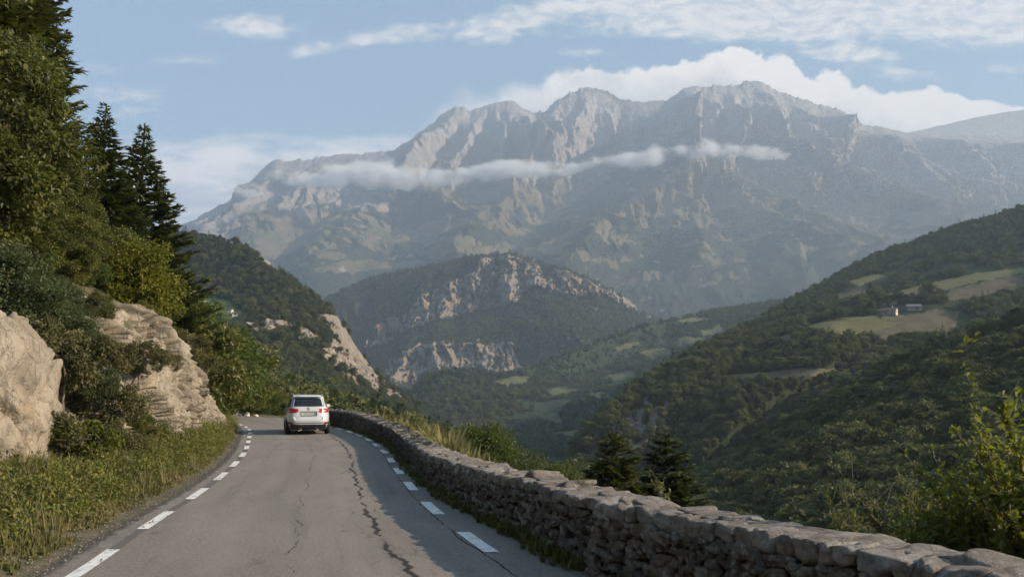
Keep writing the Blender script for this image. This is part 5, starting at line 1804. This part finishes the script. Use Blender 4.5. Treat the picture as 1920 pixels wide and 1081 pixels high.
M_WHIP = leafmat('small shrub leaves', [(.07, .085, .016), (.15, .16, .028), (.30, .28, .06)], .45, .45)
# the tall shrub in the right corner: whips given by the photo rows of their tips
r = np.random.default_rng(77)
base = np.array([4.2, 6.6, -.9])
stems = []
for px, py, Y, n in [(1803, 652, 6.4, 130), (1790, 806, 6.3, 130), (1752, 858, 6.5, 130), (1840, 792, 6.2, 150), (1880, 760, 6.5, 170), (1918, 766, 6.7, 170), (1725, 886, 6.9, 90), (1900, 830, 6.1, 200), (1860, 842, 6.4, 200), (1820, 862, 6.7, 190), (1960, 720, 6.9, 200), (1990, 800, 6.4, 200),
                     (1930, 860, 6.2, 220), (1880, 890, 6.0, 220), (1790, 900, 6.3, 180), (1840, 930, 6.1, 200), (1905, 930, 6.4, 220), (1760, 925, 6.6, 150), (1950, 900, 6.0, 220), (1870, 960, 6.2, 200), (1810, 950, 6.7, 180), (1925, 970, 5.9, 200)]:
    e = at(px, py, Y)
    b0 = base + r.normal(size=3) * np.array([.22, .22, .05])
    m1 = b0 * .62 + e * .38 + np.array([.28, .1, .18]) * r.uniform(.2, 1) + r.normal(size=3) * .05
    m2 = b0 * .28 + e * .72 + np.array([.16, .05, .10]) * r.uniform(.2, 1) + r.normal(size=3) * .04
    stems.append(([b0, m1, m2, e], n))
whip_shrub('whip_shrub', 'tall shrub with long arching whips of small yellow green leaves in the right corner', base, stems, 0, .07, (M_WHIP, M_TWIG), 5)
plant('cornerbush', 1900, 6.9, 925, label='dense bushy growth at the foot of the tall whip shrub in the right corner', wide=1.0)
plant('cornerbush', 1975, 6.6, 860, label='leafy bush cut by the right edge beside the whip shrub', wide=.9)
plant('cornerbush', 1815, 7.3, 962, label='low leafy bush between the whip shrub and the fine leaved shrub', wide=1.0)
WLAB = ['low twiggy shrub with one bare upright twig just over the wall', 'pale leafy low shrub left of the tall whip shrub', 'fine leaved low shrub in front of the tall whip shrub', 'small sprig of yellow leaves peeping over the wall before the dark spruce']
for k, (cx, Y, tips, n, lf_) in enumerate([(1585, 9.2, [(1548, 925), (1562, 950), (1590, 902), (1610, 945), (1625, 955), (1640, 940), (1575, 965), (1600, 960)], 60, .04), (1665, 8.4, [(1592, 908), (1615, 935), (1650, 930), (1690, 935), (1640, 955), (1710, 950), (1730, 962), (1670, 950), (1625, 962), (1700, 970)], 110, .038),
                                           (1740, 7.6, [(1700, 935), (1735, 955), (1770, 962), (1720, 968), (1750, 985), (1790, 975), (1765, 990), (1800, 985)], 120, .038), (1238, 9.3, [(1236, 903), (1229, 909), (1246, 908), (1240, 912)], 26, .05)]):
    c = at(cx, 1040 if k < 3 else 960, Y)
    r = np.random.default_rng(90 + k)
    stems = []
    for px, py in tips:
        e = at(px, py, Y + r.uniform(-.3, .3))
        b0 = c + r.normal(size=3) * np.array([.12, .12, .03])
        stems.append(([b0, b0 * .6 + e * .4 + r.normal(size=3) * .06, b0 * .25 + e * .75 + r.normal(size=3) * .04, e], n))
    whip_shrub('whip_shrub', WLAB[k], c, stems, 0, lf_, (M_WHIP if k != 1 else M_HAZEL, M_TWIG), 30 + k, 'low shrubs along the outer side of the wall' if k < 3 else None)

# ------------------------------------------------------------------ grass and weeds
r = np.random.default_rng(3)


def tufts(C, hgt, n, tint, spread=.07, lean=.5, w=.010):
    """n blades round each centre."""
    m = len(C)
    k = np.repeat(np.arange(m), n)
    N_ = len(k)
    a = r.random(N_) * 6.283
    d = np.stack([np.cos(a), np.sin(a), 0 * a], 1)
    rad = spread * r.random(N_)[:, None] * np.sqrt(hgt[k] / .25)[:, None]
    B = C[k] + d * rad
    l = hgt[k] * r.uniform(.5, 1.15, N_)
    ln = lean * r.uniform(.2, 1.3, N_)
    mid = B + d * (l * ln * .35)[:, None] + np.array([0, 0, 1.0]) * (l * .6)[:, None]
    tip = B + d * (l * ln)[:, None] + np.array([0, 0, 1.0]) * (l * (1 - .25 * ln))[:, None]
    s_ = np.stack([-np.sin(a), np.cos(a), 0 * a], 1) * (w * (.7 + l / .3))[:, None]
    V = np.stack([B - s_, B + s_, mid + s_ * .8, mid - s_ * .8, tip], 1).reshape(-1, 3)
    i = np.arange(N_) * 5
    return V, np.stack([i, i + 1, i + 2, i + 3], 1), np.stack([i + 3, i + 2, i + 4], 1), np.repeat(np.clip(tint[k] + r.normal(size=N_) * .15, 0, 1), 5)


def along(n, ymin, ymax, lo, hi, P, Q, pw=1.0):
    """n ground points between the edge P and the edge Q (both as x over y), nearer ones likelier."""
    y = ymin * (ymax / ymin) ** (r.random(n) ** pw)
    f = r.uniform(lo, hi, n)
    x0, x1 = np.interp(y, P[:, 1], P[:, 0]), np.interp(y, Q[:, 1], Q[:, 0])
    return x0 + (x1 - x0) * f, y, f


LEm = LE[LE[:, 1] < 54]
edge = np.stack([LEm[:, 0] - .62, LEm[:, 1]], 1)
x, y, f = along(30000, 4.5, 50, 0.0, 1.15, edge, CBs, 1.0)
keep = r.random(len(x)) < sstep(-.22, .16, fbm(x / .9, y / .9, 3, 4) + .34 * f)
x, y, f = x[keep], y[keep], f[keep]
zz = ground_z(x, y)
hg = (.07 + .17 * sstep(0, .5, f)) * r.uniform(.6, 1.5, len(x)) * (1 + .7 * fbm(x / 1.5, y / 1.5, 6, 3))
hg = np.clip(hg * (.55 + .9 * r.random(len(x)) ** 2), .05, .7)
tint = np.clip(.45 + .9 * fbm(x / 2.2, y / 2.2, 9, 3) + .2 * (f < .2), 0, 1)
V, Q4, T3, ti = tufts(np.stack([x, y, zz], 1), hg, 9, tint)
M_GRASS = leafmat('verge grass', [(.050, .060, .018), (.095, .10, .032), (.17, .15, .06), (.28, .23, .12)], .6, .3)
tag(mk('verge_grass', V, [Q4, T3], M_GRASS, attrs={'tint': ti}, smooth=False), kind='stuff')

# dry stalks standing over the grass
x, y, f = along(1700, 5, 46, .05, 1.0, edge, CBs)
keep = r.random(len(x)) < sstep(-.1, .25, fbm(x / 1.1, y / 1.1, 23, 3))
x, y = x[keep], y[keep]
V, Q4, T3, ti = tufts(np.stack([x, y, ground_z(x, y)], 1), r.uniform(.25, .62, len(x)), 5, np.full(len(x), .85), .05, .45, .0035)
tag(mk('dry_stalk_grass', V, [Q4, T3], M_GRASS, attrs={'tint': ti}, smooth=False), kind='stuff')
# gravel washed to the edges of the asphalt
n = 3600
y = 4 * (52 / 4) ** r.random(n)
i = np.searchsorted(LEm[:, 1], y).clip(0, len(LEm) - 1)
o_ = np.where(r.random(n) < .8, -.52 + .16 * r.normal(size=n), r.uniform(-.4, .1, n))
gxx = LEm[i, 0] + o_
sz = .005 + .016 * r.random(n) ** 3
B = np.stack([gxx, y, np.where(o_ < -.47, ground_z(gxx, y) + .01, .004)], 1)
oct_ = np.array([[1, 0, 0], [0, 1, 0], [-1, 0, 0], [0, -1, 0], [0, 0, .8], [0, 0, -.8]], float)
V = (B[:, None] + oct_[None] * sz[:, None, None] * r.uniform(.6, 1.3, (n, 6, 1))).reshape(-1, 3)
Fo = np.array([[0, 1, 4], [1, 2, 4], [2, 3, 4], [3, 0, 4], [1, 0, 5], [2, 1, 5], [3, 2, 5], [0, 3, 5]])
tag(mk('gravel', V, (Fo[None] + np.arange(n)[:, None, None] * 6).reshape(-1, 3), plain('grey brown gravel', (.19, .165, .135), .9, vary=.5, scale=40), smooth=False), kind='stuff')

# broad-leaved weeds in the verge
x, y, f = along(9000, 5, 46, .10, 1.08, edge, CBs)
keep = r.random(len(x)) < sstep(-.15, .2, fbm(x / 1.4, y / 1.4, 13, 3))
x, y = x[keep], y[keep]
C = np.stack([x, y, ground_z(x, y)], 1)
k = np.repeat(np.arange(len(C)), 22)
N_ = len(k)
hgt = r.uniform(.10, .62, len(C)) * np.clip(1 + 1.2 * fbm(x / 1.8, y / 1.8, 31, 3), .4, 2)
B = C[k] + r.normal(size=(N_, 3)) * np.array([.10, .10, 0]) + np.array([0, 0, 1.0]) * (hgt[k] * r.random(N_) ** .7)[:, None]
L = r.uniform(.03, .085, N_)
V, Fq = leaves(B, unit(rdir(r, N_) + np.array([0, 0, .2])), unit(rdir(r, N_) * .6 + np.array([0, 0, 1.0])), L, L * .6)
M_WEED = leafmat('verge weeds', [(.04, .06, .014), (.08, .10, .022), (.15, .16, .035), (.24, .21, .05)], .55, .3)
tag(mk('verge_weeds_foliage', V, Fq, M_WEED, attrs={'tint': np.repeat(np.clip(r.random(len(C))[k] * .8 + r.random(N_) * .25, 0, 1), 4)}, smooth=False), kind='stuff')

# dark tufts along the foot of the wall, dry grass and growth on its outer side
n = 2600
s = WS[-1] * r.random(n)
p = np.stack([np.interp(s, WS, WL[:, k]) for k in range(2)], 1)
nn_ = np.stack([np.interp(s, WS, WN[:, k]) for k in range(2)], 1)
keep = r.random(n) < sstep(-.25, .2, fbm(s / 1.3, 0, 4, 4))
p, nn_ = p[keep], nn_[keep]
p = p - nn_ * (np.abs(r.normal(size=len(p))) * .10)[:, None]
V, Q4, T3, ti = tufts(np.concatenate([p, np.zeros((len(p), 1)) - .02], 1), r.uniform(.06, .24, len(p)), 8, r.uniform(0, .6, len(p)))
tag(mk('wall_foot_grass', V, [Q4, T3], M_GRASS, attrs={'tint': ti}, smooth=False), kind='stuff')
n = 9000
s = WS[-1] * r.random(n)
p = np.stack([np.interp(s, WS, WL[:, k]) for k in range(2)], 1)
nn_ = np.stack([np.interp(s, WS, WN[:, k]) for k in range(2)], 1)
d = .7 + 5.5 * r.random(n) ** 1.3
p = p + nn_ * d[:, None]
zz = ground_z(p[:, 0], p[:, 1])
hg = r.uniform(.25, .75, n) * (1 + .5 * (p[:, 1] > 18) * (p[:, 1] < 36) * (d < 2.2))
tn = np.clip(np.where((p[:, 1] > 17) & (p[:, 1] < 40), .85, .45) + .4 * fbm(p[:, 0], p[:, 1] / 2, 2, 3), 0, 1)
V, Q4, T3, ti = tufts(np.stack([p[:, 0], p[:, 1], zz], 1), hg, 9, tn, .1, .5, .012)
tag(mk('outer_slope_grass', V, [Q4, T3], M_GRASS, attrs={'tint': ti}, smooth=False), kind='stuff')
# ------------------------------------------------------------------ car
TH = R(-17.0)
crear = np.array([(578.5 - CX) / F * 33.7, 33.7, .0])
cc = crear + 2.2 * np.array([math.sin(TH), math.cos(TH), 0])
car = thing('car', 'white estate car with red tail lights driving away along the road', 'car', (cc[0], cc[1], .005), -TH)
M_PAINT = plain('white car paint', (.52, .53, .54), .25, 0, .5, .6)
M_GLASS = plain('dark car glass', (.012, .013, .016), .06, 0, .6)
M_PLAST = plain('black plastic', (.018, .018, .019), .55)
M_TYRE = plain('tyre rubber', (.012, .012, .012), .85)
M_RIM = plain('alloy rim', (.45, .45, .46), .3, .9)
M_RED = plain('red tail lamp glass', (.42, .010, .016), .12, 0, .6, .8)
M_WHT = plain('clear lamp glass', (.75, .70, .68), .12, 0, .6)
M_CHR = plain('chrome trim', (.62, .62, .63), .18, 1.0)
M_PLATE = plain('number plate', (.30, .31, .31), .4)
_z = [.20, .30, .42, .55, .68, .82, .95, 1.06, 1.14, 1.22, 1.36, 1.50, 1.58, 1.645, 1.675, 1.685]
_rear = [-2.02, -2.16, -2.22, -2.24, -2.22, -2.17, -2.13, -2.10, -2.07, -2.03, -1.94, -1.84, -1.79, -1.74, -1.55, -1.1]
_front = [1.9, 2.05, 2.14, 2.16, 2.14, 2.08, 1.98, 1.55, 1.12, 1.0, .78, .54, .40, .22, .0, -.3]
_hw = [.80, .87, .905, .925, .93, .925, .91, .885, .84, .815, .765, .71, .675, .63, .54, .36]


def sl_(z):
    return [float(np.interp(z, _z, a)) for a in (_rear, _front, _hw)]


NE = 5.0


def rear_y(x, z):
    r_, f_, w = sl_(z)
    yc, hl = (r_ + f_) / 2, (f_ - r_) / 2
    return yc - hl * max(0, 1 - min(1, abs(x) / w) ** NE) ** (1 / NE)


def side_x(y, z):
    r_, f_, w = sl_(z)
    yc, hl = (r_ + f_) / 2, (f_ - r_) / 2
    return w * max(0, 1 - min(1, abs((y - yc) / hl)) ** NE) ** (1 / NE)


zz = np.interp(np.linspace(0, len(_z) - 1, 60), range(len(_z)), _z)
na = 96
rows = []
for z in zz:
    r_, f_, w = sl_(z)
    yc, hl = (r_ + f_) / 2, (f_ - r_) / 2
    a = np.arange(na) / na * 2 * np.pi
    rows.append(np.stack([w * np.sign(np.cos(a)) * np.abs(np.cos(a)) ** (2 / NE), yc + hl * np.sign(np.sin(a)) * np.abs(np.sin(a)) ** (2 / NE), np.full(na, z)], 1))
V = np.concatenate(rows)
i = np.arange(len(zz) * na).reshape(len(zz), na)
Q = np.stack([i[:-1], np.roll(i[:-1], -1, 1), np.roll(i[1:], -1, 1), i[1:]], -1).reshape(-1, 4)
V = np.concatenate([V, [[0, 0, zz[0]], [0, -.7, zz[-1]]]])
T3 = [[k, len(V) - 2, (k + 1) % na] for k in range(na)] + [[i[-1, k], i[-1, (k + 1) % na], len(V) - 1] for k in range(na)]
# wheel arches: push the lower flanks inwards round each wheel
for yw in (-1.36, 1.36):
    d = np.hypot(V[:, 1] - yw, V[:, 2] - .34)
    m_ = (d < .40) & (np.abs(V[:, 0]) > .55)
    V[m_, 0] *= .80
mk('body', V, [Q, np.array(T3)], M_PAINT, car)


def rear_patch(name, poly, mat, off=.006, parent=car, n=10, thick=True):
    """A panel lying on the tail: poly is [(z, x left, x right)] from the bottom up."""
    z_, l_, r_ = zip(*poly)
    zs = np.linspace(z_[0], z_[-1], n)
    V = []
    for z in zs:
        for f in np.linspace(0, 1, 14):
            x = np.interp(z, z_, l_) * (1 - f) + np.interp(z, z_, r_) * f
            V.append((x, rear_y(x, z) - off, z))
    V = np.array(V)
    F1 = gridfaces(n, 14)
    V2 = V + np.array([0, off + .03, 0])
    k = np.arange(n * 14).reshape(n, 14)
    loop = np.concatenate([k[0, :], k[1:, -1], k[-1, ::-1][1:], k[::-1, 0][1:-1]])
    nx = np.roll(loop, -1)
    N_ = n * 14
    side = np.stack([loop, nx, nx + N_, loop + N_], 1)
    return mk(name, np.concatenate([V, V2]), [F1[:, ::-1], side], mat, parent)


def side_patch(name, poly, mat, sgn, off=.006, parent=car, n=8):
    z_, l_, r_ = zip(*poly)
    V = []
    for z in np.linspace(z_[0], z_[-1], n):
        for f in np.linspace(0, 1, 16):
            y = np.interp(z, z_, l_) * (1 - f) + np.interp(z, z_, r_) * f
            V.append((sgn * (side_x(y, z) + off), y, z))
    return mk(name, V, gridfaces(n, 16), mat, parent)


rear_patch('rear_window', [(1.185, -.63, .63), (1.21, -.665, .665), (1.50, -.60, .60), (1.545, -.55, .55)], M_GLASS)
rear_patch('tailgate_panel', [(.585, -.50, .50), (.60, -.56, .56), (.73, -.62, .62), (.765, -.60, .60)], M_PAINT, .022)
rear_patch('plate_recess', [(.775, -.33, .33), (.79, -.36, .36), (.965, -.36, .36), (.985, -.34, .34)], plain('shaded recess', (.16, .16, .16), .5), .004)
pl = rear_patch('number_plate', [(.81, -.27, .27), (.94, -.27, .27)], M_PLATE, .014)
rear_patch('lower_bumper', [(.205, -.74, .74), (.25, -.83, .83), (.40, -.88, .88), (.43, -.86, .86)], M_PLAST, .02)
rear_patch('bumper_strip', [(.475, -.74, .74), (.515, -.76, .76)], M_CHR, .016)
for s in (-1, 1):
    o = rear_patch('tail_light', [(.925, s * .50, s * .885), (.96, s * .42, s * .885), (1.05, s * .40, s * .865), (1.095, s * .44, s * .85)], M_RED, .012)
    rear_patch('reversing_light', [(.985, s * .60, s * .70), (1.03, s * .60, s * .70)], M_WHT if s > 0 else M_RED, .018, o)
    o = rear_patch('fog_light', [(.44, s * .60, s * .84), (.53, s * .66, s * .87)], M_PLAST, .012)
    rear_patch('reflector', [(.46, s * .66, s * .80), (.505, s * .68, s * .82)], M_RED, .018, o)
    side_patch('side_window', [(1.16, -1.80, .95), (1.22, -1.84, .90), (1.46, -1.66, .55), (1.52, -1.5, .40)], M_GLASS, s)
    side_patch('sill', [(.22, -1.9, 1.8), (.40, -1.95, 1.85)], M_PLAST, s, .012)
    b = MB()
    b.tube([(s * .60, -1.62, 1.665), (s * .60, -1.5, 1.715), (s * .60, .0, 1.725), (s * .59, .15, 1.69)], .018, 8)
    b.build('roof_rail', M_CHR, car)
    b = MB()
    b.box((s * 1.0, .72, 1.16), (.20, .10, .14), None, .04)
    b.box((s * .89, .74, 1.13), (.10, .04, .04), None, .01)
    b.build('mirror', M_PLAST if s < 0 else M_PAINT, car)
    for yw in (-1.36, 1.36):
        w = MB()
        w.tube([(s * (.70 + q), yw, .34) for q in (0, .02, .04, .19, .21, .225)], [.27, .325, .34, .34, .325, .27], 36)
        tw = w.build('wheel', M_TYRE, car)
        rm = MB()
        rm.tube([(s * (.926), yw, .34), (s * (.932), yw, .34)], [.215, .20], 24)
        for k in range(5):
            a = k * 2 * math.pi / 5
            rm.box((s * .934, yw + .11 * math.cos(a), .34 + .11 * math.sin(a)), (.012, .05, .20), rot_xyz(a - math.pi / 2, 0, 0), .005)
        rm.build('rim', M_RIM, tw, smooth=False)
rear_patch('spoiler', [(1.60, -.60, .60), (1.655, -.57, .57)], M_PAINT, .13)
b = MB()
q = [(.045, 1.125), (-.045, 1.135), (-.05, 1.10), (.05, 1.075), (.05, 1.045), (-.045, 1.04)]
b.tube([(x, rear_y(x, z) - .014, z) for x, z in q], .009, 6)
b.build('badge', M_CHR, car)
b = MB()
b.tube([(.0, rear_y(0, 1.19) - .02, 1.195), (.22, rear_y(.22, 1.21) - .02, 1.205), (.42, rear_y(.4, 1.22) - .02, 1.215)], .009, 6)
b.build('wiper', M_PLAST, car)
b = MB()
b.tube([(0, -1.2, 1.68), (0, -1.27, 1.73), (0, -1.36, 1.745)], [.03, .018, .006], 8)
b.build('aerial', M_PLAST, car)
for s in (-1, 1):
    b = MB()
    b.box((s * .34, -2.13, .20), (.16, .14, .07), None, .03)
    b.build('exhaust_trim', M_CHR, car)
mk('windscreen', [(x, 0, 0) for x in (0,)] * 0 + [(-.66, .98, 1.24), (.66, .98, 1.24), (.56, .50, 1.52), (-.56, .50, 1.52)], np.array([[0, 1, 2, 3]]), M_GLASS, car, smooth=False)
# ------------------------------------------------------------------ farm and houses
M_LIMEW = plain('lime washed wall', (.74, .70, .64), .9, vary=.08, scale=.8)
M_STONEW = plain('grey stone wall', (.22, .20, .18), .9, vary=.2, scale=1.0)
M_TILE = plain('red brown tiles', (.20, .095, .070), .85, vary=.25, scale=1.5)
M_SLATE = plain('grey slates', (.15, .14, .145), .8, vary=.2, scale=1.5)
M_WIN = plain('dark window', (.02, .022, .026), .15)
M_WOOD = plain('old wooden door', (.07, .05, .035), .8)


def house(name, label, cat, loc, rz, L, W, H, rise, wall, roof, wins, chimney=True, group=None, side=None):
    """A gabled house: L along its ridge (local x), W across, eaves at H."""
    o = thing(name, label, cat, loc, rz, group)
    b = MB()
    x, y = L / 2, W / 2
    V = [(-x, -y, -1), (x, -y, -1), (x, y, -1), (-x, y, -1), (-x, -y, H), (x, -y, H), (x, y, H), (-x, y, H), (-x, 0, H + rise), (x, 0, H + rise)]
    b.add([V[k] for k in (0, 1, 5, 4, 2, 3, 7, 6, 8)], [[0, 1, 2, 3], [4, 5, 6, 7], [5, 0, 3, 6]])
    b.F3.append(np.array([[6, 3, 8]]))
    b.build('wall', side or wall, o, smooth=False)
    b = MB()
    b.add([V[k] for k in (1, 2, 6, 5, 9)], [[0, 1, 2, 3]])
    b.F3.append(np.array([[3, 2, 4]]))
    b.build('gable_wall', wall, o, smooth=False)
    ov = .45
    r_ = MB()
    sl = rise / y
    for s in (-1, 1):
        V = [(-x - ov, s * (y + ov), H - sl * ov), (x + ov, s * (y + ov), H - sl * ov), (x + ov, 0, H + rise + .02), (-x - ov, 0, H + rise + .02)]
        V += [(a, c, d + .22) for a, c, d in V]
        r_.add(V, [[0, 1, 2, 3], [4, 5, 6, 7], [0, 1, 5, 4], [1, 2, 6, 5], [2, 3, 7, 6], [3, 0, 4, 7]])
    rf = r_.build('roof', roof, o, smooth=False)
    if chimney:
        c = MB()
        c.box((x * .45, 0, H + rise + .6), (.8, .7, 1.6), None, .05)
        c.build('chimney', wall, rf, smooth=False)
    for (face, a, z, w, h) in wins:
        m_ = MB()
        if face == 'front':
            m_.box((a, -y - .02, z), (w, .12, h))
        else:
            m_.box((x + .02, a, z), (.12, w, h))
        m_.build('door' if z < h * .62 else 'window', M_WOOD if z < h * .62 else M_WIN, o, smooth=False)
    return o


p = relief_at(rh, 1668, 590)
house('farmhouse', 'farmhouse with white gable wall and red brown roof above the pale green field', 'house', p + np.array([0, 0, .3]), R(-40), 13, 7, 3.4, 2.6, M_LIMEW, M_TILE,
      [('front', -3.5, 2.6, 1.0, 1.3), ('front', 0, 2.6, 1.0, 1.3), ('front', 3.5, 2.6, 1.0, 1.3), ('front', -1.8, 1.0, 1.2, 2.1), ('end', -1.6, 2.0, 1.0, 1.2), ('end', 1.6, 2.0, 1.0, 1.2)], side=M_STONEW)
p = relief_at(rh, 1652, 588)
house('stable', 'low stone outbuilding joined to the left of the farmhouse', 'outbuilding', p, R(-28), 8, 6, 2.6, 1.5, M_STONEW, M_TILE, [('front', -1, 1.0, 1.4, 2.0)], False)
p = relief_at(rh, 1713, 581)
house('barn', 'grey roofed barn half hidden by trees right of the farmhouse', 'barn', p, R(-8), 12, 8, 3.0, 2.2, M_STONEW, M_SLATE, [('front', 2, 1.2, 2.4, 2.4)], False)
for k, (px, py, lab) in enumerate([(433, 586, 'tiny white house on the small meadow of the wooded left hill'), (441, 592, 'second tiny white house lower on the same hill meadow')]):
    p = relief_at(lh, px, py)
    house('house', lab, 'house', p, R(-20 + 30 * k), 5, 4, 2.6, 1.4, M_LIMEW, M_TILE, [('front', 0, 1.5, .8, .9)], False)

leafd = [o.data for o in PROTO.objects if 'broadleaf' in o.name]
fird = [o.data for o in PROTO.objects if 'fir' in o.name]
FT = [(1566, 598, 9, 'l', 'round tree at the upper left corner of the pale green field'), (1578, 600, 8, 'l', 'smaller round tree next to the field corner, toward the farmhouse'), (1552, 602, 7.5, 'l', 'round tree leftmost in the row above the field'),
      (1632, 580, 16, 'f', 'tall dark conifer left of the farmhouse'), (1642, 578, 14, 'l', 'tall broadleaf tree beside the dark conifer at the farmhouse'), (1620, 584, 10, 'l', 'dark tree at the left foot of the tall conifer'), (1662, 574, 9, 'l', 'dark tree directly behind the farmhouse roof'),
      (1684, 573, 10, 'l', 'dark tree behind the farmhouse, on the right of its roof'), (1698, 572, 8, 'l', 'tree between farmhouse and barn'), (1730, 570, 13, 'f', 'dark conifer right behind the barn'), (1744, 568, 14, 'l', 'tall tree at the right end of the farm trees'), (1770, 572, 7, 'l', 'single tree on the slope right of the barn'),
      (1524, 642, 8, 'f', 'pointed tree at the lower left corner of the pale field'), (1542, 645, 6, 'f', 'small pointed tree second along the lower field edge'), (1560, 647, 8, 'f', 'pointed tree third along the lower field edge'), (1597, 648, 5, 'l', 'small bush at the lower edge of the field'),
      (1633, 650, 9, 'f', 'pointed tree at the lower right end of the field'), (1672, 655, 7, 'f', 'pointed tree below the brown patch right of the field'), (1690, 655, 8, 'f', 'larger pointed tree below the brown patch'), (1706, 657, 7, 'f', 'pointed tree rightmost below the brown patch'),
      (1650, 597, 2.6, 'l', 'low bush in front of the outbuilding')]
for k, (px, py, h, kd, lab) in enumerate(FT):
    p = relief_at(rh, px, py)
    me = (leafd if kd == 'l' else fird)[k % (4 if kd == 'l' else 3)]
    o = bpy.data.objects.new('broadleaf_tree' if kd == 'l' else 'conifer_tree', me)
    COL.objects.link(o)
    o.location = (p[0], p[1], p[2] - .3)
    o.rotation_euler = (0, 0, k * 1.7)
    h *= 1.45
    w = h * (1.15 if kd == 'l' else 1.35)
    o.scale = (w, w, h)
    tag(o, lab, 'tree', 'trees around the farm')
p = relief_at(lh, 402, 578)
o = bpy.data.objects.new('broadleaf_tree', leafd[1])
COL.objects.link(o)
o.location, o.scale = p, (9, 9, 10)
tag(o, 'single dark tree in the small meadow of the wooded left hill', 'tree')
